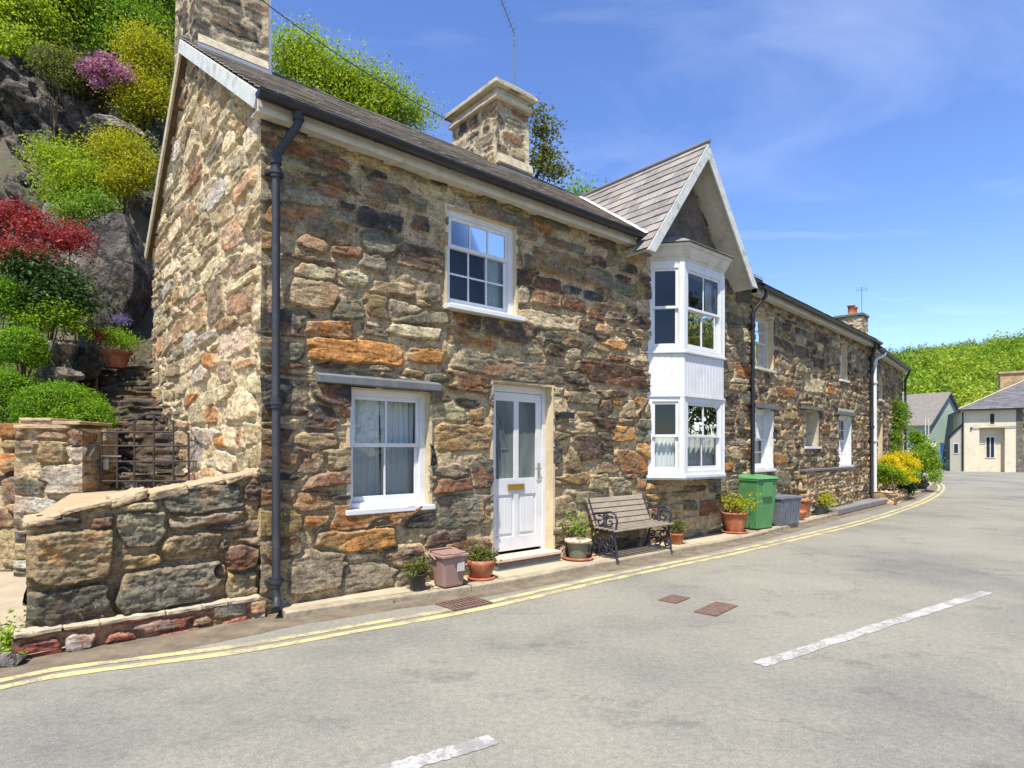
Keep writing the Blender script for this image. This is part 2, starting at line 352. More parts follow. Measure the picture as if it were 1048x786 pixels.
def stone_grid(O, U, V, Nn, Lg, Hh, step, seed, hr=(0.13, 0.30), wr=(0.20, 0.72), pal=FACADE_PAL, keep=None, manual=(), mortar=(194, 176, 144),
               depth=(0.014, 0.050), ends=(True, True), gap=0.022, warp=0.028, rough=0.011, xw=1.0, dim=0.80):
    rng = np.random.RandomState(seed); O, U, V, Nn = [np.array(a, float) for a in (O, U, V, Nn)]
    nu = max(2, int(round(Lg / step)) + 1); nv = max(2, int(round(Hh / step)) + 1)
    us = np.linspace(0, Lg, nu); vs = np.linspace(0, Hh, nv); A, B = np.meshgrid(us, vs)
    wa = A + fbm(A * 6, B * 6, 5, seed, 0.6) * warp * 2.6; wb = B + fbm(A * 6, B * 6, 5, seed + 50, 0.6) * warp * 2.0 + fbm(A * 0.8, B * 0.8, 2, seed + 90) * 0.10
    S = []   # (cx,cy,hw,hh,ang,color,manual)
    for (x, y, w, h, c) in manual: S.append((x, y, w / 2, h / 2, rng.uniform(-0.03, 0.03), c, True))
    z = -0.03
    while z < Hh + 0.05:
        rh = rng.uniform(*hr); x = -rng.uniform(0, wr[1])
        while x < Lg + 0.1:
            w = rng.uniform(wr[0], wr[1]) * (0.7 + 0.5 * rng.rand()) * (0.8 + rh / (hr[0] + hr[1]))
            hh = rh; cy = z + rh / 2 + rng.uniform(-0.02, 0.02)
            cand = []
            if rng.rand() < 0.22 and rh > 0.13:
                sp = rng.uniform(0.35, 0.65); cand = [(x + w / 2, z + rh * sp / 2, w, rh * sp), (x + w / 2, z + rh * (1 + sp) / 2, w * rng.uniform(0.8, 1.05), rh * (1 - sp))]
            elif rng.rand() < 0.10: cand = [(x + w / 2, cy + rh * 0.3, w * 0.8, rh * 1.6)]
            else: cand = [(x + w / 2, cy, w, hh)]
            for (cx, cyy, ww, h2) in cand:
                ok = True
                for m in S[:len(manual)]:
                    if abs(cx - m[0]) < m[2] * 0.92 and abs(cyy - m[1]) < m[3] * 0.95 + h2 * 0.25: ok = False; break
                if ok: S.append((cx, cyy, ww / 2 - gap / 2, h2 / 2 - gap / 2, rng.uniform(-0.10, 0.10), pal[rng.randint(len(pal))], False))
            x += w + 0.004
        z += rh
    D1 = np.full(A.shape, 9.0); D2 = np.full(A.shape, 9.0); ID = np.full(A.shape, -1)
    for i, (cx, cy, hw, hh, an, c, man) in enumerate(S):
        m = 1.9; rx = (hw + 0.06) * m; ry = (hh + 0.06) * m
        i0 = max(0, int((cx - rx) / step)); i1 = min(nu, int((cx + rx) / step) + 2); j0 = max(0, int((cy - ry) / step)); j1 = min(nv, int((cy + ry) / step) + 2)
        if i0 >= i1 or j0 >= j1: continue
        x = wa[j0:j1, i0:i1] - cx; y = wb[j0:j1, i0:i1] - cy
        xr = x * math.cos(an) + y * math.sin(an); yr = -x * math.sin(an) + y * math.cos(an)
        d = np.zeros_like(x); P = 11.0; hw_, hh_ = max(hw, 0.02), max(hh, 0.015)
        for k in range(4):
            th = k * math.pi / 2 + rng.uniform(-1, 1) * (0.10 if k % 2 else 0.28) * (0.6 if man else 1)
            d += np.maximum(0, (xr / hw_ * math.cos(th) + yr / hh_ * math.sin(th)) / rng.uniform(0.92, 1.08)) ** P
        for q in range(2):
            th = rng.choice([0.78, 2.36, 3.93, 5.5]) + rng.uniform(-0.2, 0.2); rr = rng.uniform(1.12, 1.4)
            d += np.maximum(0, (xr / hw_ * math.cos(th) + yr / hh_ * math.sin(th)) / rr) ** P
        d = d ** (1 / P)
        if man: d = d * 0.97
        a = D1[j0:j1, i0:i1]; b = D2[j0:j1, i0:i1]; idv = ID[j0:j1, i0:i1]
        nw = d < a
        b[:] = np.where(nw, a, np.minimum(b, d)); a[:] = np.where(nw, d, a); idv[:] = np.where(nw, i, idv)
    hm = np.array([min(s[2], s[3] * 1.2) for s in S] + [0.1])
    size = hm[ID]
    e = np.minimum((1.0 - D1) * size, (D2 - D1) * 0.5 * size - 0.004)
    nS = len(S) + 1
    amp = rng.uniform(depth[0], depth[1], nS); tu = rng.uniform(-0.05, 0.05, nS); tv = rng.uniform(-0.12, 0.10, nS)
    cxs = np.array([s[0] for s in S] + [0]); cys = np.array([s[1] for s in S] + [0])
    t = np.clip(e / (0.007 + 0.013 * vn(A * 4, B * 4, seed + 15)), 0, 1); t = t * t * (3 - 2 * t)
    hst = amp[ID] + (A - cxs[ID]) * tu[ID] + (B - cys[ID]) * tv[ID] + fbm(A * 9, B * 14, 5, seed + 5, 0.62) * rough * 2.1 - np.clip(0.09 - np.abs(fbm(A * 3.0 + cxs[ID] * 5, B * 9 + cys[ID] * 3, 3, seed + 6)), 0, 1) * 0.10
    hmor = -0.006 + fbm(A * 6, B * 8, 5, seed + 7, 0.65) * 0.062 - np.clip(fbm(A * 2.4, B * 3.4, 3, seed + 8) - 0.10, 0, 1) * 0.16
    h = hmor * (1 - t) + np.maximum(hst, hmor * 0.5) * t
    h = h - 0.016 * np.clip(1 - np.abs(e + 0.003) / 0.009, 0, 1) * np.clip(fbm(A * 5, B * 5, 3, seed + 62) * 5 + 0.55, 0, 1)
    ms = 1 - np.clip((e - 0.001) / 0.006, 0, 1)
    smear = np.clip((fbm(A * 3.1, B * 3.1, 5, seed + 21, 0.65) - 0.07) * 12, 0, 1) * np.clip(1 - e / 0.06, 0, 1) * 0.8
    ms = np.maximum(ms, smear)
    cc = np.array([SL[s[5]] for s in S] + [SL['G']]); cc = cc * 0.88 + cc.mean(axis=1, keepdims=True) * 0.12; cc = cc * rng.uniform(0.62, 1.12, (nS, 1)) * rng.uniform(0.95, 1.05, (nS, 3)); c2 = cc[rng.randint(0, nS, nS)] * 0.6 + cc * 0.4
    bed = 1 + fbm(A * 3 + cxs[ID] * 7, B * 34 + A * 2, 3, seed + 31) * 0.8
    var = 1 + fbm(A * 4, B * 4, 3, seed + 33) * 0.5
    pt = np.clip((fbm(A * 5 + cxs[ID] * 3, B * 9, 4, seed + 71, 0.6) + 0.02) * 6, 0, 1)[..., None]
    col = (cc[ID] * (1 - pt) + c2[ID] * pt) * (bed * var)[..., None]
    mc = np.array(lin(mortar)) * (1 + fbm(A * 2, B * 2, 4, seed + 41) * 0.45)[..., None]
    rim = 1 - 0.30 * np.clip(1 - np.abs(e - 0.002) / 0.008, 0, 1) * np.clip(fbm(A * 6, B * 6, 3, seed + 61) * 3 + 0.55, 0, 1)  # joint edges darkened in colour: painted shade of the gap, with some dirt
    col = (col * (1 - ms[..., None]) + mc * ms[..., None]) * rim[..., None] * dim * np.array([1.01, 0.975, 0.905])
    # corners meet the neighbouring wall
    zz = B + O[2]; h0 = 0.028 + (vn(zz * 3.3, zz * 0 + 3.3, 5) - 0.5) * 0.022; Au = A.copy()
    if ends[0]: w = np.clip(1 - A / 0.05, 0, 1); w = w * w; h = h * (1 - w) + h0 * w; Au = Au - np.where(A < 1e-6, h0, 0)
    if ends[1]: w = np.clip(1 - (Lg - A) / 0.05, 0, 1); w = w * w; h = h * (1 - w) + h0 * w; Au = Au + np.where(A > Lg - 1e-6, h0, 0)
    P3 = O + Au[..., None] * U + B[..., None] * V + h[..., None] * Nn
    idx = np.arange(nu * nv).reshape(nv, nu)
    q = np.stack([idx[:-1, :-1], idx[:-1, 1:], idx[1:, 1:], idx[1:, :-1]], -1)
    if keep is not None:
        cu = (A[:-1, :-1] + A[1:, 1:]) / 2; cv = (B[:-1, :-1] + B[1:, 1:]) / 2 + O[2]
        q = q[keep(cu, cv)]
    q = q.reshape(-1, 4)
    used = np.unique(q); rem = np.full(nu * nv, -1); rem[used] = np.arange(len(used))
    return P3.reshape(-1, 3)[used], rem[q], col.reshape(-1, 3)[used], ms.reshape(-1)[used]
def stone_obj(name, grids, parent=None, mat=None):
    V = []; Q = []; Cc = []; M = []; b = 0
    for (v, q, c, m) in grids: V.append(v); Q.append(q + b); Cc.append(c); M.append(m); b += len(v)
    return npmesh(name, np.concatenate(V), np.concatenate(Q), mat or STONE, parent, {'Col': np.clip(np.concatenate(Cc), 0.01, 0.95), 'mor': np.concatenate(M)}, smooth=True)
def stone_box(fr, a0, a1, b0, b1, c0, c1, step, seed, sides='fblr', **k):
    g = []; U = fr.u; Nn = fr.n
    if 'f' in sides: g.append(stone_grid(fr.pt(a0, b1, c0), U, (0, 0, 1), Nn, a1 - a0, c1 - c0, step, seed, **k))
    if 'l' in sides: g.append(stone_grid(fr.pt(a0, b0, c0), Nn, (0, 0, 1), -U, b1 - b0, c1 - c0, step, seed + 1, **k))
    if 'r' in sides: g.append(stone_grid(fr.pt(a1, b1, c0), -Nn, (0, 0, 1), U, b1 - b0, c1 - c0, step, seed + 2, **k))
    if 'b' in sides: g.append(stone_grid(fr.pt(a1, b0, c0), -U, (0, 0, 1), -Nn, a1 - a0, c1 - c0, step, seed + 3, **k))
    if 't' in sides:
        kk = dict(k); kk['ends'] = (True, True); g.append(stone_grid(fr.pt(a0, b1, c1), U, -Nn, (0, 0, 1), a1 - a0, b1 - b0, step, seed + 4, **kk))
    return g
def px_stones(fr, lst, u0=0, z0=0):
    out = []
    for (x, y, w, h, c) in lst:
        a = fr.at(x - w / 2, y); b = fr.at(x + w / 2, y); m = fr.at(x, y)
        out.append(((a[0] + b[0]) / 2 - u0, m[1] - z0, abs(b[0] - a[0]), h / F * m[2], c))
    return out

# ------------------------------------------------------------------ roofs
def slates(mb, E0, U, S, Nn, Lg, Hs, course=0.2, w=0.28, keep=None, rng=random, th=0.007):
    U, S, Nn = Vector(U), Vector(S), Vector(Nn); E0 = Vector(E0); n = int(Hs / course) + 1
    for j in range(n):
        s0 = j * course; s1 = min(s0 + course * 1.15, Hs + 0.02)
        if s0 >= Hs: break
        a = -w * (0.5 if j % 2 else 0.0) - rng.uniform(0, 0.03)
        while a < Lg:
            ww = w * rng.uniform(0.86, 1.12); a0 = max(a, 0); a1 = min(a + ww - 0.003, Lg)
            if a1 - a0 > 0.02 and (keep is None or keep((a0 + a1) / 2, s0 + course / 2)):
                l0 = 0.016 + rng.uniform(0, 0.006); l1 = 0.002; dr = rng.uniform(-0.006, 0.004)
                P = []
                for (sa, li) in ((s0 + dr, l0), (s1, l1)):
                    for aa in (a0, a1):
                        for k in (0, th): P.append(E0 + U * aa + S * sa + Nn * (li + k))
                mb.add(P, [(0, 2, 3, 1), (4, 5, 7, 6), (0, 1, 5, 4), (2, 6, 7, 3), (0, 4, 6, 2), (1, 3, 7, 5)])
            a += ww
def gutter(mb, fr, a0, a1, b, c, r=0.062, mat=None):
    """half-round gutter hung from points (b,c) at its rim centre"""
    seg = 10; ring = []
    for k in range(seg + 1):
        t = math.pi + math.pi * k / seg; ring.append((b + r * math.cos(t), c + r * math.sin(t)))
    for k in range(seg, -1, -1):
        t = math.pi + math.pi * k / seg; ring.append((b + (r - 0.006) * math.cos(t), c + (r - 0.006) * math.sin(t)))
    for i in range(len(ring)):
        p, q = ring[i], ring[(i + 1) % len(ring)]
        mb.add([fr.pt(a0, *p), fr.pt(a1, *p), fr.pt(a1, *q), fr.pt(a0, *q)], [(0, 1, 2, 3)], mat, True)
    for a in (a0, a1):   # stop ends
        mb.add([fr.pt(a, *p) for p in ring[:seg + 1]], [tuple(range(seg + 1))], mat)
    a = a0 + 0.25
    while a < a1:
        mb.tube([fr.pt(a, b - r - 0.006, c), fr.pt(a, b, c - r - 0.008), fr.pt(a, b + r + 0.006, c)], 0.009, mat, 6)
        a += 0.9
def downpipe(mb, fr, a, b, ztop, zbot, r=0.036, swan=None, mat=None, shoe=True, collars=(), toe=0.0):
    pts = []
    if swan: pts = [fr.pt(*p) for p in swan]
    pts += [fr.pt(a, b, ztop), fr.pt(a, b, zbot + 0.14)]
    if shoe: pts += [fr.pt(a, b + 0.02, zbot + 0.10), fr.pt(a + toe * 0.4, b + 0.12, zbot + 0.045)]
    mb.tube(pts, r, mat, 14)
    if swan: mb.tube([fr.pt(a, b, ztop + 0.02), fr.pt(a, b, ztop - 0.08)], r * 1.28, mat, 14)
    for z in collars:
        mb.tube([fr.pt(a, b, z + 0.045), fr.pt(a, b, z - 0.045)], r * 1.3, mat, 14)
        mb.tube([fr.pt(a, b, z + 0.012), fr.pt(a, b, z - 0.012)], r * 1.55, mat, 14)
        mb.box(fr, a - r * 2.1, a + r * 2.1, 0.02, b - r * 0.5, z - 0.016, z + 0.016, mat)

# ------------------------------------------------------------------ windows
def sash(fr, a0, a1, c0, c1, parent, b=-0.05, cols=2, rows=(1, 1), frame=0.065, lab=None, curtain=None, sill=True, room=True, reveal=True, mat=None, sillmat=None, sw=0.07, name='window', midf=0.5, revmat=None):
    """vertical sliding sash: outer frame, upper sash set forward, lower sash set back, bars, panes, sill, curtain, the dark room behind"""
    mat = mat or WHITE
    m = MB(); w = a1 - a0; f = frame
    m.box(fr, a0, a0 + f, b - 0.09, b, c0, c1); m.box(fr, a1 - f, a1, b - 0.09, b, c0, c1)
    m.box(fr, a0 + f, a1 - f, b - 0.09, b - 0.001, c1 - f, c1); m.box(fr, a0 + f, a1 - f, b - 0.09, b - 0.001, c0, c0 + f * 0.8)
    mid = c0 + (c1 - c0) * midf; G = MB(); s = 0.042
    for (z0, z1, bb, nr) in ((mid - 0.02, c1 - f, b - 0.018, rows[0]), (c0 + f * 0.8, mid + 0.02, b - 0.05, rows[1])):
        x0, x1 = a0 + f, a1 - f; bot = s * (1.5 if nr == rows[1] and bb < b - 0.03 else 1.0)
        m.box(fr, x0, x0 + s, bb - 0.03, bb, z0, z1); m.box(fr, x1 - s, x1, bb - 0.03, bb, z0, z1)
        m.box(fr, x0 + s, x1 - s, bb - 0.03, bb - 0.001, z1 - s, z1); m.box(fr, x0 + s, x1 - s, bb - 0.03, bb - 0.001, z0, z0 + bot)
        for k in range(1, cols):
            x = x0 + s + (x1 - x0 - 2 * s) * k / cols; m.box(fr, x - 0.011, x + 0.011, bb - 0.026, bb - 0.004, z0 + bot, z1 - s)
        for k in range(1, nr):
            z = z0 + bot + (z1 - s - z0 - bot) * k / nr; m.box(fr, x0 + s, x1 - s, bb - 0.025, bb - 0.006, z - 0.011, z + 0.011)
        xs = [x0 + s + (x1 - x0 - 2 * s) * k / cols for k in range(cols + 1)]
        P = [fr.pt(x, bb - 0.016, z) for x, z in ((x0 + s - .005, z0 + .02), (x1 - s + .005, z0 + .02), (x1 - s + .005, z1 - .02), (x0 + s - .005, z1 - .02))]
        G.add(P, [(0, 1, 2, 3)])
    o = m.build(name, mat, parent, bevel=0.004)
    if lab: o['label'] = lab
    G.build('pane', GLASS, o)
    if sill:
        k = MB(); k.box(fr, a0 - 0.05, a1 + 0.05, b - 0.05, sw, c0 - 0.055, c0 - 0.002); k.build('sill', sillmat or mat, o, bevel=0.006)
    if curtain:
        cu = MB(); kind = curtain
        def sheet(x0, x1, z0, z1, bb, waves, seed):
            nn = 40; V = []
            for i in range(nn + 1):
                t = i / nn; x = x0 + (x1 - x0) * t
                for (zz, am) in ((z1, 0.6), ((z0 + z1) / 2, 1.0), (z0, 1.0)):
                    V.append(fr.pt(x + 0.01 * math.sin(t * 9 + zz * 4 + seed), bb + 0.016 * am * math.sin(t * waves * 6.283 + seed + 0.6 * math.sin(zz * 3)), zz))
            cu.add(V, [(i * 3 + j, i * 3 + j + 1, i * 3 + j + 4, i * 3 + j + 3) for i in range(nn) for j in range(2)], None, True)
        zz0, zz1 = c0 + 0.05, c1 - 0.05
        if kind == 'pair': sheet(a0 + .06, a0 + w * .49, zz0, zz1, b - .17, 5, 1); sheet(a0 + w * .5, a1 - .06, zz0, zz1, b - .17, 6, 2)
        if kind == 'full': sheet(a0 + .05, a1 - .05, zz0, zz1, b - .15, 9, 1)
        if kind == 'half': sheet(a0 + .05, a1 - .05, zz0, mid + 0.02, b - .15, 7, 3)
        if kind == 'side': sheet(a1 - w * .34, a1 - .04, zz0, zz1, b - .15, 3, 2)
        if kind == 'sides': sheet(a1 - w * .3, a1 - .04, zz0, zz1, b - .15, 3, 2); sheet(a0 + .05, a0 + w * .22, zz0, zz1, b - .15, 3, 2)
        cu.build('curtain', CURT, o)
    if room:
        r = MB(); d0, d1 = b - 0.092, b - 1.1; x0, x1, z0, z1 = a0 - .25, a1 + .25, c0 - .25, c1 + .12
        q = lambda a, bb, c: fr.pt(a, bb, c)
        r.add([q(x0, d1, z0), q(x1, d1, z0), q(x1, d1, z1), q(x0, d1, z1), q(x0, d0, z0), q(x1, d0, z0), q(x1, d0, z1), q(x0, d0, z1)],
              [(0, 1, 2, 3), (0, 4, 5, 1), (3, 2, 6, 7), (0, 3, 7, 4), (1, 5, 6, 2)])
        r.build('room_recess', ROOM, o)
    if reveal:
        r = MB(); t = 0.03
        r.box(fr, a0 - t, a0, b - 0.12, 0.012, c0 - 0.0, c1 + t); r.box(fr, a1, a1 + t, b - 0.12, 0.012, c0, c1 + t); r.box(fr, a0, a1, b - 0.12, 0.010, c1, c1 + t)
        r.build('reveal', revmat or RENDER_, o)
    return o

# ================================================================== GROUND
def roadmat():
    m, t, p, o = newmat('worn_asphalt')
    n1 = noise(t, 0.45, 6, 0.6); n2 = noise(t, 85, 3, 0.6); n3 = noise(t, 1.1, 10, 0.74, mapscale=(1, 1.5, 1)); n5 = noise(t, 260, 2, 0.5)
    col = ramp(t, n1.outputs['Fac'], [(0.3, lin((132, 132, 130))), (0.5, lin((158, 155, 147))), (0.68, lin((168, 164, 155)))])
    col = mixc(t, 'MIX', ramp(t, n3.outputs['Fac'], [(0.55, (0, 0, 0)), (0.66, (0.6,) * 3)]), col, lin((112, 111, 113)))
    col = mixc(t, 'MULTIPLY', 1, col, ramp(t, n2.outputs['Fac'], [(0.28, (0.72,) * 3), (0.5, (1,) * 3), (0.74, (1.28,) * 3)]))
    col = mixc(t, 'MULTIPLY', 1, col, ramp(t, n5.outputs['Fac'], [(0.3, (0.78,) * 3), (0.7, (1.2,) * 3)]))
    nd = noise(t, 22, 4, 0.7, mapscale=(1, 1, 1)); col = mixc(t, 'MULTIPLY', 1, col, ramp(t, nd.outputs['Fac'], [(0.35, (0.86,) * 3), (0.65, (1.12,) * 3)])); n4 = noise(t, 6, 8, 0.8); col = mixc(t, 'MIX', ramp(t, n4.outputs['Fac'], [(0.69, (0, 0, 0)), (0.735, (0.7,) * 3)]), col, lin((84, 82, 80)))
    vo = N(t, 'ShaderNodeTexVoronoi', feature='DISTANCE_TO_EDGE'); vo.inputs['Scale'].default_value = 0.42
    wn = noise(t, 1.7, 6, .7); vm = N(t, 'ShaderNodeVectorMath', operation='MULTIPLY_ADD'); cc_ = N(t, 'ShaderNodeTexCoord')
    t.links.new(wn.outputs['Color'], vm.inputs[0]); vm.inputs[1].default_value = (.9, .9, 0); t.links.new(cc_.outputs['Object'], vm.inputs[2]); t.links.new(vm.outputs[0], vo.inputs['Vector'])
    ck = ramp(t, vo.outputs['Distance'], [(0.0, (1, 1, 1)), (0.006, (0, 0, 0))]); mk = ramp(t, noise(t, .35, 3, .5).outputs['Fac'], [(.50, (0,) * 3), (.60, (.5,) * 3)])
    col = mixc(t, 'MIX', mixc(t, 'MULTIPLY', 1, ck, mk), col, lin((90, 88, 84)))
    col = mixc(t, 'MULTIPLY', 1, col, (0.70, 0.69, 0.625))
    t.links.new(col, p.inputs['Base Color']); p.inputs['Roughness'].default_value = 0.9; p.inputs['Specular IOR Level'].default_value = 0.25
    bump(t, p, n2.outputs['Fac'], 0.6, 0.006); return m
ASPH = roadmat()
def sheet_poly(name, pts, z, mat, kind='structure'):
    m = MB(); m.add([(p[0], p[1], z) for p in pts], [tuple(range(len(pts)))], mat); return setp(m.build(name), kind=kind)
EARTH = plain('grass_earth', (0.05, 0.075, 0.02), 0.95, 0.3, 0.8, dirt=(0.09, 0.08, 0.04), dirt_amt=0.7, bmp=0.6, bscale=8, bdist=0.05)
sheet_poly('ground', [(-1500, -400), (1500, -400), (1500, 1800), (-1500, 1800)], -0.02, EARTH)
sheet_poly('road', [(-60, -30), (110, -30), (110, 58), (-60, 58)], 0.0, ASPH)

# kerb line (road edge) and yellow lines, unprojected to the road plane once
KERB = [(-9.5, -4.5), (-5.6, 1.6)] + [ground(*p).to_2d()[:] for p in ((15, 683), (150, 664), (272, 638), (303, 632), (415, 616), (520, 600), (631, 577.5), (740, 558), (789, 546), (858, 527.5), (919, 513), (945, 503.5), (955, 497.5), (957, 494))]
YL = [(-9.2, -5.0), (-5.0, 1.5)] + [ground(*p).to_2d()[:] for p in ((0, 693), (130, 675.5), (250, 661), (350, 643), (458, 625), (530, 610), (630, 587.5), (740, 566), (800, 552.5), (880, 534), (930, 518), (950, 509.5), (960, 502.5), (962, 498), (958, 494))]
def smooth(pl, it=2):
    pl = [Vector(p) for p in pl]
    for _ in range(it):
        q = [pl[0]]
        for a, b in zip(pl, pl[1:]): q += [a * .75 + b * .25, a * .25 + b * .75]
        q.append(pl[-1]); pl = q
    return pl
def offset(pl, d):
    out = []
    for i, p in enumerate(pl):
        t = (pl[min(i + 1, len(pl) - 1)] - pl[max(i - 1, 0)]).normalized(); out.append(p + Vector((t.y, -t.x)) * d)
    return out
def strip(name, a, b, z, mat, z2=None):
    m = MB(); n = len(a); m.add([(p[0], p[1], z) for p in a] + [(p[0], p[1], z if z2 is None else z2) for p in b], [(i, i + 1, n + i + 1, n + i) for i in range(n - 1)], mat)
    return m
ks = smooth(KERB, 2); ys = smooth(YL, 2)
def paintmat(name, c, wear, tint):
    m, t, p, o = newmat(name)
    n = noise(t, 30, 8, 0.8); n2 = noise(t, 3, 5, 0.6)
    ad = N(t, 'ShaderNodeMath', operation='ADD'); t.links.new(n.outputs['Fac'], ad.inputs[0]); t.links.new(n2.outputs['Fac'], ad.inputs[1])
    f = ramp(t, ad.outputs[0], [((wear) / 1.0 * 0.5 + 0.0, (1,) * 3), (wear * 0.5 + 0.06, (0,) * 3)])
    # ramp works on 0..1, the sum is halved first
    hv = N(t, 'ShaderNodeMath', operation='MULTIPLY'); hv.inputs[1].default_value = 0.5; t.links.new(ad.outputs[0], hv.inputs[0])
    f = ramp(t, hv.outputs[0], [(wear - .015, (0,) * 3), (wear + 0.03, (0.92,) * 3)])
    col = ramp(t, n.outputs['Fac'], [(0.3, tuple(x * .85 for x in c)), (0.6, c)])
    col = mixc(t, 'MIX', f, col, tint)
    t.links.new(col, p.inputs['Base Color']); p.inputs['Roughness'].default_value = 0.7
    bump(t, p, n.outputs['Fac'], 0.4, 0.003); return m
YELL = paintmat('worn_yellow_road_paint', lin((200, 182, 126)), 0.505, lin((140, 134, 116)))
WPNT = paintmat('worn_white_road_paint', lin((178, 175, 168)), 0.50, lin((132, 130, 124)))
DIRT = plain('gutter_dirt', lin((118, 106, 88)), 0.95, 0.35, 4, dirt=lin((78, 70, 58)), dirt_amt=0.8, bmp=1.0, bscale=60, bdist=0.01)
PAVE = plain('worn_concrete_pavement', lin((176, 162, 136)), 0.9, 0.14, 2.2, dirt=lin((138, 124, 100)), dirt_amt=0.6, bmp=0.6, bscale=70, bdist=0.006)
KERBM = plain('kerb_stone', lin((160, 146, 122)), 0.9, 0.2, 6, dirt=lin((104, 96, 80)), dirt_amt=0.7, bmp=0.7, bscale=30, bdist=0.01)
i0 = 5
m = strip('gutter_dirt', offset(ks, -0.05), offset(ks, 0.0), 0.004, DIRT)
rng = random.Random(3)
dn = [d + rng.uniform(-0.02, 0.03) for d in [0.24] * len(ks)]
aa = offset(ks, -0.35); bb = [offset(ks, d)[i] for i, d in enumerate(dn)]
setp(strip('gutter_dirt', aa, bb, 0.002, DIRT).build('gutter_dirt'), kind='structure')
def line_obj(name, pl, o0, o1, mat, z=0.004, j=0.007):
    rr = random.Random(9); dense = []
    for a, b in zip(pl, pl[1:]):
        n = max(1, int((b - a).length / 0.12))
        for k in range(n): dense.append(a.lerp(b, k / n))
    dense.append(pl[-1])
    A = [offset(dense, o0)[i] + Vector((rr.uniform(-j, j), rr.uniform(-j, j))) for i in range(len(dense))]
    B = [offset(dense, o1)[i] + Vector((rr.uniform(-j, j), rr.uniform(-j, j))) for i in range(len(dense))]
    return setp(strip(name, A, B, z, mat).build(name), kind='structure')
line_obj('road_line_yellow', ys, -0.045, 0.043, YELL); line_obj('road_line_yellow', ys, 0.115, 0.203, YELL)
# centre line dashes (raised worn thermoplastic)
def dash(p, q, w):
    p = Vector(p[:2]); q = Vector(q[:2]); n = 40; pl = [p.lerp(q, i / n) for i in range(n + 1)]; line_obj('road_line_white', pl, -w / 2, w / 2, WPNT, 0.004, 0.008)
dash(ground(777, 680.5), ground(1010, 606), 0.115)
dash(ground(360, 800), ground(505, 757), 0.115)
d_ = (ground(1010, 606) - ground(777, 680.5)); st = ground(1010, 606) + d_.normalized() * 5.8
dash(st, st + d_.normalized() * 2.5, 0.115)
# pavement with kerb, from the corner of the cottage to the bend
PAVZ = 0.062
def ki(u):   # nearest smoothed kerb index to the point of the facade frame
    return min(range(len(ks)), key=lambda i: abs((Vector((*ks[i], 0)) - FA.P).dot(FA.u) - u) + (0 if i > 8 else 99))
ia = ki(0.1); ksub = ks[ia:]
inner = [FA.pt(-0.02, 0, 0), FA.pt(9.08, 0, 0), FB.pt(8.35, 0, 0), FC.pt(6.4, 0, 0), FC.pt(9, 0, 0)]
def inner_at(p):
    best = None
    for a, b in zip(inner, inner[1:]):
        a2, b2 = a.to_2d(), b.to_2d(); t = max(0, min(1, (p - a2).dot(b2 - a2) / (b2 - a2).length_squared)); q = a2.lerp(b2, t)
        if best is None or (q - p).length < (best - p).length: best = q
    d = (best - p).normalized(); return best + d * 0.12
kin = offset(ksub, -0.13); P_in = [inner_at(p) for p in ksub]
setp(strip('pavement', kin, P_in, PAVZ, PAVE).build('pavement'), kind='structure')
m = MB(); n = len(ksub); rr = random.Random(2)
tot = 0; seg = []; cur = [0]
for i in range(1, n):
    tot += (ksub[i] - ksub[i - 1]).length; cur.append(i)
    if tot > 0.85: seg.append(cur); cur = [i]; tot = 0
seg.append(cur)
for sg in seg:
    o_ = offset(ksub, 0.0); dz = rr.uniform(-0.008, 0.008); dd = rr.uniform(-0.008, 0.008); k = len(sg)
    if k < 2: continue
    A = [o_[i] for i in sg]; B = [kin[i] for i in sg]; e0 = (A[-1] - A[0]).normalized() * 0.004
    A[0] = A[0] + e0; B[0] = B[0] + e0; A[-1] = A[-1] - e0; B[-1] = B[-1] - e0
    sh = Vector((e0.y, -e0.x)).normalized() * dd
    V = [(p.x + sh.x, p.y + sh.y, -0.01) for p in A] + [(p.x + sh.x * 1.2, p.y + sh.y, PAVZ - 0.012 + dz) for p in A] + [(p.x * 0.93 + q.x * 0.07, p.y * 0.93 + q.y * 0.07, PAVZ + 0.004 + dz) for p, q in zip(A, B)] + [(q.x, q.y, PAVZ + 0.004 + dz) for q in B] + [(q.x, q.y, -0.01) for q in B]
    Fq = [(r * k + i, r * k + i + 1, (r + 1) * k + i + 1, (r + 1) * k + i) for r in range(4) for i in range(k - 1)] + [tuple(r * k for r in range(5)), tuple(r * k + k - 1 for r in range(4, -1, -1))]
    m.add(V, Fq, KERBM)
setp(m.build('kerb', bevel=0.004), kind='structure')
# the concrete path left of the steps' wall
sheet_poly('path', [(-3.62, 4.36), (-3.0, 5.0), (-5.0, 7.9), (-16, 7.9), (-16, 2.2), (-6.0, 2.2)], 0.035, plain('pale_path_concrete', lin((166, 152, 128)), 0.9, 0.1, 3, dirt=lin((132, 118, 94)), dirt_amt=0.6, bmp=0.6, bscale=60, bdist=0.008))

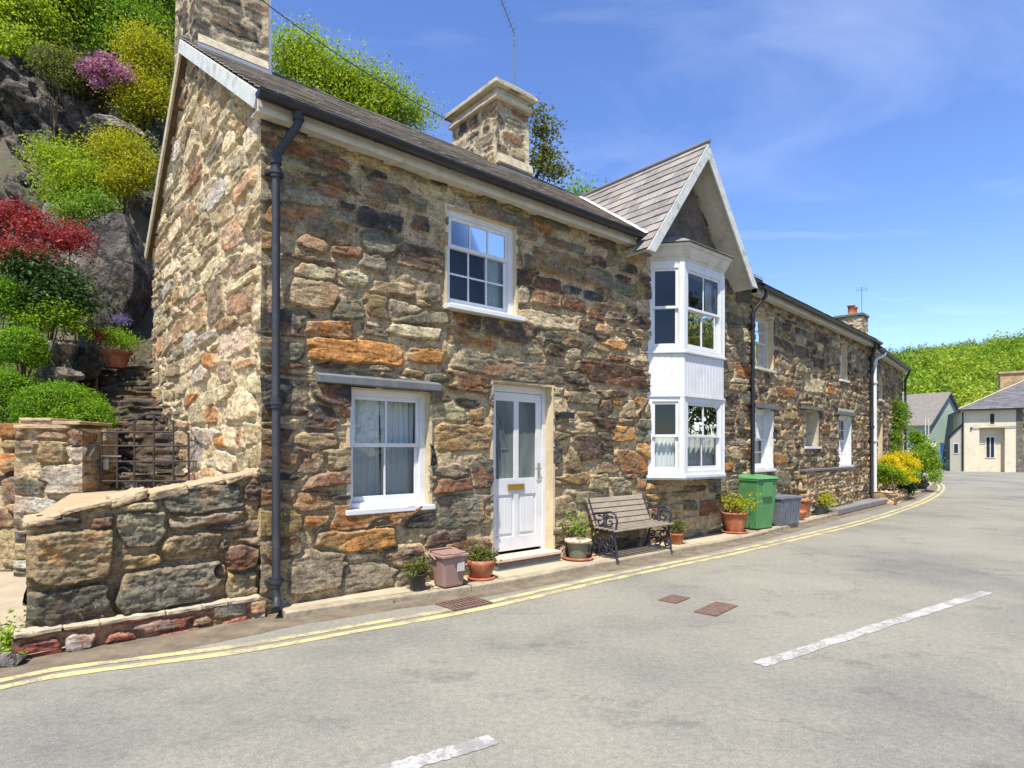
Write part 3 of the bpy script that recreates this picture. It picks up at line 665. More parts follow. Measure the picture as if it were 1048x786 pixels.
# ================================================================== COTTAGE BY THE CORNER
RN, RZ, EN, EZ = -2.85, 6.83, 0.255, 4.75     # ridge and front eave in the wall frame (n, z)
fs = (RZ - EZ) / (EN - RN); BN, BZ = -5.35, 4.68
H1 = empty('stone_cottage', FA.pt(0, 0, 0), 'tall stone end cottage with white bay window, cross gable and white front door', 'cottage')
APX, GAPU, GF = 6.42, 6.85, 1.28
STN = [(344,182,58,22,'K'),(331,193,46,9,'G'),(355,210,24,9,'D'),(387,227,52,22,'D'),(383,207,26,6,'R'),(430,228,16,18,'K'),(392,194,60,20,'N'),(346,222,44,22,'N'),(309,224,20,34,'P'),(420,205,34,14,'G'),
 (322,247,40,18,'X'),(352,255,36,13,'R'),(424,265,62,25,'K'),(383,268,28,16,'G'),(322,277,46,17,'P'),(321,299,48,28,'B'),(365,284,32,13,'P'),(357,315,34,22,'N'),(414,317,40,22,'P'),(400,296,46,15,'B'),(442,307,18,30,'G'),
 (330,334,62,19,'O'),(363,359,98,25,'O'),(437,366,36,17,'O'),(484,348,46,17,'O'),(426,341,54,13,'P'),(384,339,26,14,'G'),(530,378,118,21,'N'),(480,394,54,19,'R'),(424,384,24,8,'Y'),(338,374,36,9,'K'),(385,376,36,8,'G'),
 (329,426,32,30,'D'),(322,449,46,17,'B'),(320,472,46,20,'B'),(321,511,40,22,'R'),(326,532,42,16,'O'),(366,551,78,24,'O'),(326,584,60,44,'G'),(429,532,32,15,'D'),(477,522,56,32,'N'),(494,484,20,32,'D'),(474,449,56,26,'Y'),(458,423,38,20,'P'),(487,427,15,20,'Y'),
 (463,496,40,15,'R'),(456,549,38,14,'K'),(414,568,42,24,'K'),(376,590,60,30,'G'),(420,592,40,20,'G'),(388,530,26,12,'G'),(446,575,26,20,'N'),
 (553,231,24,12,'O'),(570,270,52,25,'B'),(559,291,36,13,'R'),(584,298,22,8,'D'),(559,307,28,14,'R'),(587,313,27,14,'R'),(612,305,30,11,'D'),(598,265,13,11,'R'),(613,267,14,11,'D'),(640,273,26,9,'D'),(645,261,24,9,'Y'),(610,321,15,14,'R'),(629,325,22,10,'D'),(611,284,32,20,'G'),(637,285,14,7,'R'),(647,318,22,9,'D'),(655,296,11,16,'Y'),(580,250,40,9,'G'),(620,250,34,8,'K'),
 (600,337,19,15,'K'),(622,338,26,11,'P'),(562,330,60,17,'P'),(628,354,24,11,'O'),(646,352,15,8,'D'),(567,356,20,19,'K'),(586,352,18,6,'R'),(587,362,20,11,'P'),(605,364,24,10,'N'),(535,297,12,28,'G'),(545,355,20,16,'B'),
 (624,384,70,22,'R'),(632,369,32,7,'R'),(597,399,18,5,'R'),(594,409,42,13,'G'),(631,415,16,6,'O'),(656,420,14,22,'O'),(644,421,12,18,'B'),(601,426,18,5,'B'),(627,427,14,9,'N'),(590,440,46,11,'B'),(636,446,28,17,'O'),(656,448,10,16,'N'),(601,460,36,26,'K'),(646,474,34,22,'O'),(586,492,38,13,'Y'),(635,497,22,15,'N'),(656,496,12,10,'R'),(612,494,18,14,'B'),(600,510,34,12,'G'),(578,518,22,18,'B'),(640,512,30,8,'B'),(588,470,14,26,'B'),
 (673,508,22,6,'O'),(700,505,24,6,'B'),(690,520,22,9,'B'),(727,519,20,16,'R'),(706,517,14,10,'N'),(712,500,22,6,'D'),(668,498,16,6,'B'),(700,533,36,8,'B'),(700,218,26,14,'D'),(722,205,20,12,'G'),(716,190,14,10,'D'),(742,228,16,14,'K'),(722,226,24,12,'D')]
OPEN_A = [(2.06, 3.12, 3.22, 4.37), (0.86, 1.83, 0.93, 2.19), (2.74, 3.77, 0.10, 2.385), (5.90, 7.79, 1.14, 4.62)]
def keepA(u, z):
    k = (z < 4.86) | (z < APX - 0.10 - GF * np.abs(u - GAPU))
    for (a, b, c, d) in OPEN_A: k &= ~((u > a) & (u < b) & (z > c) & (z < d))
    return k
stone_obj('front_wall', [stone_grid(FA.pt(0, 0, 0), FA.u, (0, 0, 1), FA.n, 9.08, 6.4, 0.0108, 21, keep=keepA, manual=px_stones(FA, STN), ends=(True, False))], H1)
GST = [(240,238,20,32,'X'),(222,196,20,30,'W'),(200,175,14,26,'R'),(246,310,24,26,'X'),(238,350,34,26,'C'),(214,372,18,16,'O'),(247,415,28,26,'P'),(247,372,26,10,'X'),(216,345,24,12,'W'),(196,300,16,12,'N'),(230,275,30,12,'C'),(196,412,12,14,'O'),(217,425,12,16,'O'),(246,446,14,22,'X'),(222,452,16,14,'O'),(204,385,16,18,'W'),(180,320,12,12,'X'),(235,165,26,14,'P'),(250,190,22,18,'X')]
def keepG(t, z):
    front = RZ - (RN + t) * -1 * 0  # placeholder
    zr = np.where(t < -RN, EZ + (t + EN) * fs, RZ - (t + RN) * (RZ - BZ) / (RN - BN))
    return z < zr - 0.10
GP = 'CCPPPPPBBBBWGGXXNPPB'
stone_obj('gable_wall', [stone_grid(FG.pt(5.25, 0, 0), -FG.u, (0, 0, 1), FG.n, 5.25, 6.8, 0.0120, 35, keep=lambda a, z: keepG(5.25 - a, z), pal=GP, hr=(0.14, 0.34), wr=(0.25, 0.85), mortar=(206, 190, 158), gap=.03,
          manual=[(5.25 - s[0], s[1], s[2], s[3], s[4]) for s in px_stones(FG, GST)], ends=(False, True), depth=(0.010, 0.034), dim=.9)], H1)
# blocked-in rear and far end so that daylight does not leak in
m = MB(); m.box(FA, 0.02, 9.06, BN + 0.15, BN + 0.35, 0, 4.7); m.box(FA, 8.98, 9.07, BN + 0.35, -0.05, 0, 4.6)
m.build('rear_wall', RENDER_, H1)
# roof: slated front slope, slated rear slope, ridge
FRu = -0.10; L1 = 9.12 - FRu
def updir(n0, z0, n1, z1): return (FA.n * (n1 - n0) + Vector((0, 0, z1 - z0)))
Sf = updir(EN, EZ, RN, RZ); Lf = Sf.length; Sf = Sf / Lf; Nf = Vector(FA.u).cross(Sf); Nf = Nf if Nf.z > 0 else -Nf
Sr = updir(BN, BZ, RN, RZ); Lr = Sr.length; Sr = Sr / Lr; Nr = FA.u.cross(Sr); Nr = Nr if Nr.z > 0 else -Nr
rng = random.Random(5)
def cut(a, s):     # inside the cross gable the main slope starts behind the front wall
    n = EN - s * (EN - RN) / Lf; u = FRu + a
    return not (5.42 < u < 8.30 and n > -0.10)
m = MB(); slates(m, FA.pt(FRu, EN, EZ), FA.u, Sf, Nf, L1, Lf, 0.20, 0.27, cut, rng)
slates(m, FA.pt(FRu, BN, BZ), FA.u, Sr, Nr, L1, Lr, 0.24, 0.4, None, rng)
roof1 = m.build('roof', SLATEM, H1)
m = MB()
th = 0.07
for (u0, u1, n0) in ((FRu + .02, 5.42, EN - 0.02), (5.42, 8.30, -0.12), (8.30, 9.1, EN - 0.02)):
    z0 = EZ + (EN - n0) * fs - 0.012
    m.prism([FA.pt(u0, n0, z0), FA.pt(u0, RN, RZ - .012), FA.pt(u0, RN, RZ - th - .012), FA.pt(u0, n0, z0 - th)], FA.u * (u1 - u0))
m.prism([FA.pt(FRu + .02, BN, BZ - .012), FA.pt(FRu + .02, RN, RZ - .012), FA.pt(FRu + .02, RN, RZ - th - .012), FA.pt(FRu + .02, BN, BZ - th)], FA.u * (L1 - .04))
m.build('roof_boarding', BARK, roof1)
m = MB(); a = FRu
while a < 9.0:      # ridge tiles
    e = min(a + 0.45, 9.12); m.prism([FA.pt(a, RN + .13, RZ - .045), FA.pt(a, RN, RZ + .045), FA.pt(a, RN - .13, RZ - .06), FA.pt(a, RN, RZ + .02)], FA.u * (e - a - .012)); a += 0.45
m.build('ridge_tiles', SLATE2, roof1)
# soffit, fascia, gutter along the eave
for (u0, u1) in ((FRu, 5.36), (8.42, 9.08)):
    m = MB(); m.box(FA, u0, u1, 0.150, 0.170, 4.60, 4.725); m.box(FA, u0, u1, -0.02, 0.150, 4.615, 4.63); m.build('fascia', CREAM, H1, bevel=0.003)
m = MB(); gutter(m, FA, FRu - .03, 5.36, 0.265, 4.735, 0.070); g1 = m.build('gutter', BLACK, H1)
for a in (0.02, 0.25, 1.55, 1.62, 2.4, 4.2): m = MB(); m.box(FA, a, a + 0.014, 0.300, 0.316, 4.70, 4.755); m.build('gutter_clip', LEAD, g1)
# verge boards on the gable end
m = MB()
def verge(n0, z0, n1, z1, w, b0, b1):
    d = Vector((n1 - n0, z1 - z0)); d.normalize(); q = Vector((-d.y, d.x)); q = -q if q.y > 0 else q
    P = [(n0, z0), (n1, z1), (n1 + q.x * w, z1 + q.y * w), (n0 + q.x * w, z0 + q.y * w)]
    m.prism([FA.pt(b0, p[0], p[1]) for p in P], FA.u * (b1 - b0))
verge(0.19, EZ + .02, RN, RZ - .015, 0.15, -0.115, -0.085)
m.build('bargeboard', BARGE, H1, bevel=0.003)
m = MB(); verge(BN, BZ, RN - 0.005, RZ - .015, 0.13, -0.114, -0.085); o = m.build('bargeboard', CEMENT, H1, bevel=0.003); o['label'] = 'grey weathered rear bargeboard'
m = MB(); verge(0.17, EZ - .04, RN, RZ - .08, 0.06, -0.085, 0.04); verge(BN, BZ - .05, RN, RZ - .085, 0.06, -0.085, 0.04); m.build('verge_soffit', BARK, H1)
# downpipe at the corner
m = MB(); downpipe(m, FA, 0.085, 0.105, 4.28, 0.05, 0.038, swan=[(0.24, 0.245, 4.68), (0.24, 0.245, 4.58), (0.22, 0.23, 4.53), (0.11, 0.12, 4.32)], collars=(4.12, 2.98 - 1.2 + .2, 0.32), toe=-0.1)
m.tube([FA.pt(0.24, .245, 4.675), FA.pt(.24, .245, 4.60)], 0.05, None, 14)
m.build('downpipe', PIPEG, H1)
# chimneys
def chimney_block(name, parent, fr, a0, a1, b0, b1, c0, c1, seed, cap=True, pal='GGNBBRWPK', step=0.02, render=(216, 204, 176)):
    o = stone_obj(name, stone_box(fr, a0, a1, b0, b1, c0, c1 - 0.30 if cap else c1, step, seed, pal=pal, hr=(0.16, 0.3), wr=(0.2, 0.5), gap=0.07, mortar=render, warp=0.05, depth=(0.006, 0.02)), parent)
    if cap:
        m = MB(); z = c1 - 0.30
        for (ov, z0, z1, mt) in ((0.085, z, z + .07, CEMENT), (0.03, z + .07, z + .19, CEMENT), (0.15, z + .19, z + .26, CEMENT)): m.box(fr, a0 - ov, a1 + ov, b0 - ov, b1 + ov, z0, z1)
        m.prism([fr.pt(a0 - .1, b0 - .1, z + .26), fr.pt(a1 + .1, b0 - .1, z + .26), fr.pt(a1 + .1, b1 + .1, z + .26), fr.pt(a0 - .1, b1 + .1, z + .26)], (0, 0, 0.05))
        roughen(m.build('chimney_cap', CEMENT, o), .02, .15)
    return o
ch1 = chimney_block('chimney', H1, FA, -0.01, 0.80, -3.50, -2.36, 6.2, 8.6, 71, True, pal='SDDGGKKN', render=(190, 178, 154)); ch1['label'] = 'stone chimney stack over the gable end'
m = MB(); zz = lambda n: EZ + (EN - n) * fs
m.prism([FA.pt(-.03, -2.33, zz(-2.33) + .10), FA.pt(-.03, -2.24, zz(-2.24) + .035), FA.pt(-.03, -2.24, zz(-2.24)), FA.pt(-.03, -2.33, zz(-2.33))], FA.u * 0.88); m.build('flashing', LEAD, ch1)
m = MB(); m.prism([FA.pt(-.02, -2.33, zz(-2.33) + .18), FA.pt(-.02, -2.29, zz(-2.24) + .12), FA.pt(-.02, -2.34, zz(-2.24) + .11)], FA.u * 0.84); m.build('cement_fillet', CEMENT, ch1)
m = MB(); m.tube([FA.pt(0.84, -2.40, 6.5), FA.pt(0.84, -2.40, 8.55)], 0.045, WHITE, 12); m.build('corner_tube', WHITE, ch1)  # white upright tube along the right corner of the stack
ch2 = chimney_block('chimney', H1, FA, 4.69, 5.37, -3.60, -2.30, 6.1, 7.93, 77, True, pal='GGKBGNR', render=(196, 186, 162)); ch2['label'] = 'stone chimney stack with stepped cap'
m = MB(); m.prism([FA.pt(4.67, -2.27, zz(-2.27) + .12), FA.pt(4.67, -2.19, zz(-2.19) + .03), FA.pt(4.67, -2.19, zz(-2.19)), FA.pt(4.67, -2.27, zz(-2.27))], FA.u * 0.72); m.build('flashing', LEAD, ch2)
m = MB(); m.prism([FA.pt(4.63, -2.21, zz(-2.27) + .22), FA.pt(4.63, -2.18, zz(-2.19) + .12), FA.pt(4.63, -2.29, zz(-2.19) + .10)], FA.u * 0.80); m.build('cement_fillet', CEMENT, ch2)
m = MB(); p = FA.pt(5.25, -2.5, 7.9); m.tube([FA.pt(5.25, -2.5, 7.55), p + Vector((0, 0, 1.25))], 0.012, LEAD, 6)
t_ = p + Vector((0, 0, 1.22)); q_ = t_ + FA.u * -0.42 + Vector((0, 0, 0.42)) + FA.n * .1
m.tube([t_, q_], 0.009, LEAD, 6)
for k in range(7):
    c = t_.lerp(q_, 0.1 + 0.14 * k); e = FA.n * 0.10 * (1 - 0.05 * k); m.tube([c - e, c + e], 0.004, LEAD, 5)
m.build('television_aerial', LEAD, ch2)

# cross gable over the bay: two steep slopes, barge boards, sloping soffits
OH = 0.44; FT = 4.46; HWD = (6.50 - FT) / GF; AZ = 6.50
m = MB()
for sgn in (-1, 1):
    Su = (FA.u * (-sgn) * HWD + Vector((0, 0, AZ - FT))); Lc = Su.length; Su = Su / Lc; back = -FA.n
    Nn_ = Su.cross(back); Nn_ = Nn_ if Nn_.z > 0 else -Nn_
    def kp(a, s, sgn=sgn, Lc=Lc):
        n = OH + 0.02 - a; z = FT + s * (AZ - FT) / Lc
        return z > EZ + (EN - n) * fs - 0.25
    slates(m, FA.pt(GAPU + sgn * HWD, OH + 0.02, FT), back, Su, Nn_, OH + 2.75, Lc, 0.205, 0.26, kp, rng)
cg = m.build('gable_roof', SLATE, H1)
m = MB()
for sgn in (-1, 1):
    P = [(sgn * HWD, FT), (0, AZ), (0, AZ - .085), (sgn * (HWD - .065), FT)]
    m.prism([FA.pt(GAPU + p[0], OH - .02, p[1] - .012) for p in P], -FA.n * 0.46)
m.build('gable_soffit', CREAM, cg)
m = MB()
for sgn in (-1, 1):
    P = [(sgn * (HWD + .02), FT - .01), (0, AZ + .02), (0, AZ - .23), (sgn * (HWD - .17), FT - .01)]
    m.prism([FA.pt(GAPU + p[0], OH, p[1] - .012) for p in P], FA.n * 0.028)
m.build('bargeboard', BARGE, cg, bevel=0.003)
m = MB(); m.tube([FA.pt(GAPU, OH + .05, AZ + .035), FA.pt(GAPU, -2.3, AZ + .035)], 0.035, SLATE2, 8); m.build('ridge_roll', SLATE2, cg)
m = MB()
for (n0, n1) in ((0.30, -2.3),):
    hz = lambda n: EZ + (EN - n) * fs
    pa = []
    for n in np.linspace(0.30, -2.35, 8):
        z = hz(n) + .03; pa.append(FA.pt(GAPU - (AZ - z) / GF - .01, n, z + .01))
    for i in range(len(pa) - 1):
        d = FA.u * 0.07; m.add([pa[i] - d, pa[i] + d + Vector((0, 0, .05)), pa[i + 1] + d + Vector((0, 0, .05)), pa[i + 1] - d], [(0, 1, 2, 3)])
m.build('valley_lead', plain('pale_valley_mortar', lin((206, 204, 196)), 0.7, 0.1, 5, bmp=0.3), cg)

m = MB(); m.prism([FA.pt(GAPU - 1.05, .035, 4.78), FA.pt(GAPU + 1.05, .035, 4.78), FA.pt(GAPU, .035, AZ - .32)], FA.n * .03)  # dark panel over the stone peak; shade under the overhang put into its colour
m.build('gable_shade_panel', plain('dark_shade_render', lin((104, 92, 80)), .95, .3, 5, dirt=lin((66, 58, 52)), dirt_amt=.8, bmp=.9, bscale=18, bdist=.02), cg)
# windows of the corner cottage
sash(FA, 2.06, 3.12, 3.22, 4.37, H1, b=-0.05, cols=3, rows=(1, 2), midf=0.635, frame=0.075, curtain='side', sw=0.13, lab='upper sash window of nine panes')
sash(FA, 0.86, 1.83, 0.93, 2.19, H1, b=-0.09, cols=2, rows=(1, 1), midf=0.53, frame=0.07, curtain='pair', sw=0.05, lab='ground floor sash window with grey curtains')
m = MB(); m.prism([FA.pt(0.50, 0, 2.205), FA.pt(0.50, .10, 2.21), FA.pt(0.50, .10, 2.285), FA.pt(0.50, 0, 2.32)], FA.u * 1.43); m.build('lintel', SLATEL, H1, bevel=0.006)
m = MB(); m.prism([FA.pt(1.80, .0, 4.40), FA.pt(1.80, .03, 4.40), FA.pt(1.80, .03, 4.44), FA.pt(1.80, 0, 4.44)], FA.u * 1.4)
# front door
DR = MB(); a0, a1, c0_, c1_, b = 2.745, 3.765, 0.20, 2.38, -0.12
DR.box(FA, a0, a0 + .065, b - .07, b, c0_, c1_); DR.box(FA, a1 - .065, a1, b - .07, b, c0_, c1_); DR.box(FA, a0 + .065, a1 - .065, b - .07, b - .001, c1_ - .09, c1_)
dfm = DR.build('door_frame', WHITE, H1, bevel=0.004)
D = MB(); x0, x1 = a0 + .07, a1 - .07; z0, z1 = c0_ + .045, c1_ - .095; bf = b - .02; st = 0.095; mid = (x0 + x1) / 2
gz0, gz1 = z0 + 0.93, z1 - 0.11; pz0, pz1 = z0 + 0.18, z0 + 0.72
D.box(FA, x0, x0 + st, bf - .044, bf, z0, z1); D.box(FA, x1 - st, x1, bf - .044, bf, z0, z1); D.box(FA, mid - st * .42, mid + st * .42, bf - .044, bf - .001, z0, z1)
for (q0, q1) in ((z0, pz0), (pz1, gz0), (gz1, z1)): D.box(FA, x0 + st, x1 - st, bf - .043, bf - .002, q0, q1)
for (s0, s1) in ((x0 + st, mid - st * .42), (mid + st * .42, x1 - st)):
    D.box(FA, s0, s1, bf - .035, bf - .022, pz0, pz1); D.box(FA, s0 + .035, s1 - .035, bf - .023, bf - .010, pz0 + .04, pz1 - .04)
    D.box(FA, (s0 + s1) / 2 - .003, (s0 + s1) / 2 + .003, bf - .012, bf - .004, pz0 + .05, pz1 - .05)
dl = D.build('door', WHITE, H1, bevel=0.004); dl['label'] = 'white front door with two tall glass panes'
G = MB()
for (s0, s1) in ((x0 + st, mid - st * .42), (mid + st * .42, x1 - st)):
    G.add([FA.pt(s, bf - .02, z) for s, z in ((s0 - .005, gz0 - .01), (s1 + .005, gz0 - .01), (s1 + .005, gz1 + .01), (s0 - .005, gz1 + .01))], [(0, 1, 2, 3)])
G.build('pane', FROST, dl)
r_ = MB(); Lm = [(x0 + st + .02, gz1 - .12), (x0 + st + .10, gz1 - .30), (x0 + st + .21, gz1 - .62), (x0 + st + .02, gz1 - .62), (x0 + st + .21, gz1 - .66), (x0 + st + .02, gz1 - .66)]
r_.tube([FA.pt(Lm[0][0], bf - .012, Lm[0][1]), FA.pt(Lm[1][0], bf - .012, Lm[1][1]), FA.pt(Lm[2][0], bf - .012, Lm[2][1])], .005, LEAD, 6)
r_.tube([FA.pt(Lm[3][0], bf - .012, Lm[3][1]), FA.pt(Lm[2][0], bf - .012, Lm[2][1])], .005, LEAD, 6)
for xx in (0.05, 0.10, 0.16): r_.tube([FA.pt(x0 + st + xx, bf - .012, gz0), FA.pt(x0 + st + xx, bf - .012, gz1 - .64)], .004, LEAD, 6)
r_.build('leaded_pattern', LEAD, dl)
q_ = MB(); q_.box(FA, mid - .15, mid + .13, bf - .002, bf + .014, pz1 + .06, pz1 + .135); q_.box(FA, mid - .125, mid + .105, bf + .014, bf + .020, pz1 + .075, pz1 + .12); q_.build('letterbox', BRASS, dl, bevel=0.003)
q_ = MB(); q_.box(FA, x1 - .065, x1 - .028, bf - .002, bf + .01, z0 + .92, z0 + 1.12); q_.tube([FA.pt(x1 - .047, bf + .008, z0 + 1.05), FA.pt(x1 - .047, bf + .05, z0 + 1.05), FA.pt(x1 - .15, bf + .052, z0 + 1.05)], .008, None, 8); q_.build('door_handle', CHROME, dl)
cu = MB(); V = []
for i in range(31):
    x = x0 + st + (x1 - x0 - 2 * st) * i / 30
    for z in (gz0, gz1): V.append(FA.pt(x, bf - .16 + .012 * math.sin(i * 1.3), z))
cu.add(V, [(2 * i, 2 * i + 1, 2 * i + 3, 2 * i + 2) for i in range(30)], None, True); cu.build('curtain', plain('grey_green_voile', lin((128, 136, 126)), 0.9, 0.06, 9, bmp=0), dl)
r = MB(); q = lambda aa, bb_, c: FA.pt(aa, bb_, c)
r.add([q(a0 - .2, -1.4, .1), q(a1 + .2, -1.4, .1), q(a1 + .2, -1.4, 2.5), q(a0 - .2, -1.4, 2.5), q(a0 - .2, -.2, .1), q(a1 + .2, -.2, .1), q(a1 + .2, -.2, 2.5), q(a0 - .2, -.2, 2.5)], [(0, 1, 2, 3), (0, 4, 5, 1), (3, 2, 6, 7), (0, 3, 7, 4), (1, 5, 6, 2)])
r.build('room_recess', ROOM, dfm)
r = MB(); r.box(FA, a1, a1 + .035, -.2, .022, .1, 2.41); r.box(FA, a0 - .035, a0, -.2, .012, .1, 2.41); r.box(FA, a0, a1, -.2, .008, 2.382, 2.41); r.build('reveal', RENDER_, dfm)
s_ = MB(); s_.box(FA, a0 - .02, a1 + .06, -.19, .125, .165, .205, PALE); s_.box(FA, a0 - .01, a1 + .05, -.05, .112, .145, .165, REDTILE); s_.box(FA, a0, a1 + .04, -.05, .10, .06, .145, SLATEL)
s_.build('doorstep', None, H1, bevel=0.005)
m = MB(); x, z, _ = FA.at(578, 425); m.box(FA, x - .13, x + .13, 0.045, .062, z - .045, z + .04); m.build('name_plaque', plain('dark_slate_plaque', (0.03, 0.033, 0.036), 0.4, 0.2, 8, bmp=0.1), H1, bevel=0.003)

# canted bay: two storeys of sashes, boarded apron, cornice and little slate roof
BY = [(5.86, -0.02), (6.26, 0.40), (7.43, 0.40), (7.83, -0.02)]
BP = [FA.pt(u, n, 0) for u, n in BY]
BF = []
for p, q in zip(BP, BP[1:]): BF.append(Frame(p, d=(q - p)))
def outline(off):
    pts = [(5.86 - off * .9, -.02), (6.26 - off * .41, .40 + off), (7.43 + off * .41, .40 + off), (7.83 + off * .9, -.02)]
    return pts
def bayslab(mb, off0, off1, z0, z1, mat=None):
    a = outline(off0); b = outline(off1); V = [FA.pt(u, n, z0) for u, n in a] + [FA.pt(u, n, z1) for u, n in b]
    mb.add(V, [(0, 1, 2, 3), (7, 6, 5, 4)] + [(i, (i + 1) % 4, 4 + (i + 1) % 4, 4 + i) for i in range(4)], mat)
m = MB()
bayslab(m, -0.012, -0.012, 2.40, 3.08)
for z0, z1, o_ in ((1.10, 1.15, 0.03), (2.375, 2.405, 0.02), (3.06, 3.095, 0.035), (4.47, 4.53, 0.0)): bayslab(m, o_, o_, z0, z1)
for k, fr in enumerate(BF):       # match-boarding grooves read as thin battens
    Lk = (BP[k + 1] - BP[k]).length; nb = int(Lk / 0.085)
    for i in range(nb): m.box(fr, Lk * i / nb + .004, Lk * (i + 1) / nb - .004, -.02, -.004, 2.415, 3.05)
for (u, n) in BY[1:3]: # corner posts
    m.lathe(FA.pt(u, n - .045, 0), [(0.055, 1.15), (0.055, 2.38)], None, 8, False); m.lathe(FA.pt(u, n - .045, 0), [(0.055, 3.09), (0.055, 4.48)], None, 8, False)
bc = m.build('bay_window', WHITE, H1, bevel=0.004)
for k, z0, z1 in ((0, 1.15, 2.376), (1, 1.15, 2.376), (2, 1.15, 2.376), (0, 3.095, 4.471), (1, 3.095, 4.471), (2, 3.095, 4.471)):
    Lk = (BP[k + 1] - BP[k]).length; s = sash(BF[k], 0.015, Lk - .015, z0, z1, H1, b=-0.004, cols=2 if k == 1 else 1, rows=(1, 1), frame=0.085 if k == 1 else 0.075, curtain=('half' if z0 < 2 else ('sides' if k == 1 else None)), sill=False, room=False, reveal=False)
m = MB(); bayslab(m, 0.0, 0.02, 4.50, 4.56); bayslab(m, 0.03, 0.05, 4.561, 4.60); bayslab(m, 0.05, 0.10, 4.601, 4.70); bayslab(m, 0.12, 0.13, 4.701, 4.745)
m.build('cornice', CREAM, bc)
m = MB()
ot = outline(0.15); top = [(6.38, -.02), (6.50, .08), (7.18, .08), (7.30, -.02)]
for i in range(3):
    a, b_, c, d = ot[i], ot[i + 1], top[i + 1], top[i]
    for j in range(4):
        t0, t1 = j / 4, (j + 1) / 4; lp = lambda p, q, t: (p[0] + (q[0] - p[0]) * t, p[1] + (q[1] - p[1]) * t)
        e0, e1, e2, e3 = lp(a, d, t0), lp(b_, c, t0), lp(b_, c, t1), lp(a, d, t1); z0 = 4.76 + .26 * t0; z1 = 4.76 + .26 * t1
        nn = 4 if i == 1 else 2
        for k in range(nn):
            f0, f1 = k / nn + .006, (k + 1) / nn - .006
            P = [lp(e0, e1, f0), lp(e0, e1, f1), lp(e3, e2, f1), lp(e3, e2, f0)]
            V = [FA.pt(*P[0], z0 + .014), FA.pt(*P[1], z0 + .014), FA.pt(*P[2], z1 + .012), FA.pt(*P[3], z1 + .012)]; V += [v - Vector((0, 0, .012)) for v in V]
            m.add(V, [(0, 1, 2, 3), (7, 6, 5, 4), (0, 4, 5, 1), (1, 5, 6, 2), (2, 6, 7, 3), (3, 7, 4, 0)])
V = [FA.pt(u, n, 4.75) for u, n in ot] + [FA.pt(u, n, 5.0) for u, n in top]
m.add(V, [(0, 1, 5, 4), (1, 2, 6, 5), (2, 3, 7, 6), (4, 5, 6, 7), (3, 2, 1, 0)])
m.build('bay_roof', SLATE, bc)
m = MB(); bayslab(m, 0.045, 0.04, 1.075, 1.100); m.build('sill', SLATEL, bc)
for (z0, z1) in ((1.12, 2.40), (3.06, 4.52)):
    q = lambda aa, bb_, c: FA.pt(aa, bb_, c)
    r = MB(); r.add([q(5.7, -2.0, z0), q(8.0, -2.0, z0), q(8.0, -2.0, z1), q(5.7, -2.0, z1), q(5.7, 0, z0), q(8.0, 0, z0), q(8.0, 0, z1), q(5.7, 0, z1)], [(0, 1, 2, 3), (0, 4, 5, 1), (3, 2, 6, 7), (0, 3, 7, 4), (1, 5, 6, 2)])
    r.build('room_recess', ROOM, bc)
# dark pipe at the joint of the two cottages
m = MB(); downpipe(m, FA, 8.98, 0.10, 4.10, 0.07, 0.036, swan=[(9.22, 0.25, 4.56), (9.20, .24, 4.46), (9.0, .12, 4.20)], collars=(3.9, 2.4, 0.9), shoe=True); m.build('downpipe', BLACK, H1)

# ================================================================== MIDDLE AND FAR COTTAGES
def terrace(fr, Lt, label, ez, seed, openings, manual, step, nextra=0):
    root = empty('stone_cottage', fr.pt(0, 0, 0), label, 'cottage')
    def kp(u, z):
        k = z < ez + .2
        for (a, b, c, d) in openings: k &= ~((u > a) & (u < b) & (z > c) & (z < d))
        return k
    g = [stone_grid(fr.pt(0, 0, 0), fr.u, (0, 0, 1), fr.n, Lt, ez + .1, step, seed, keep=kp, manual=manual, ends=(False, False), hr=(0.09, 0.22), wr=(0.14, 0.42))]
    stone_obj('front_wall', g, root)
    m = MB(); m.box(fr, 0.05, Lt - .02, -5.2, -5.0, 0, ez); m.box(fr, Lt - .1, Lt - .02, -5.0, -.05, 0, ez); m.build('rear_wall', RENDER_, root)
    rn, rz, en, e0 = -2.85, ez + .02 + 3.1 * .60, 0.235, ez + .02
    S = fr.n * (rn - en) + Vector((0, 0, rz - e0)); Ls = S.length; S = S / Ls; Nn = fr.u.cross(S); Nn = Nn if Nn.z > 0 else -Nn
    rr = random.Random(seed); m = MB(); slates(m, fr.pt(-.1, en, e0), fr.u, S, Nn, Lt + .2, Ls, 0.22, 0.3, None, rr)
    S2 = fr.n * (rn + 5.6) + Vector((0, 0, rz - e0)); L2 = S2.length; S2 = S2 / L2; N2 = fr.u.cross(S2); N2 = N2 if N2.z > 0 else -N2
    slates(m, fr.pt(-.1, -5.6, e0), fr.u, S2, N2, Lt + .2, L2, 0.26, 0.45, None, rr)
    ro = m.build('roof', SLATE2, root)
    m = MB(); m.prism([fr.pt(-.1, en - .02, e0 - .012), fr.pt(-.1, rn, rz - .012), fr.pt(-.1, -5.58, e0 - .012), fr.pt(-.1, -5.5, e0 - .08), fr.pt(-.1, rn, rz - .09), fr.pt(-.1, en - .02, e0 - .08)], fr.u * (Lt + .18))
    m.build('roof_boarding', BARK, ro)
    m = MB(); m.box(fr, -.05, Lt + .1, .15, .17, ez - .16, ez - .03); m.box(fr, -.05, Lt + .1, -.02, .15, ez - .145, ez - .13); m.build('fascia', CREAM, root)
    m = MB(); gutter(m, fr, -.08, Lt + .12, .245, ez - .025, .062); m.build('gutter', BLACK, root)
    return root, rn, rz
EZB = 4.66
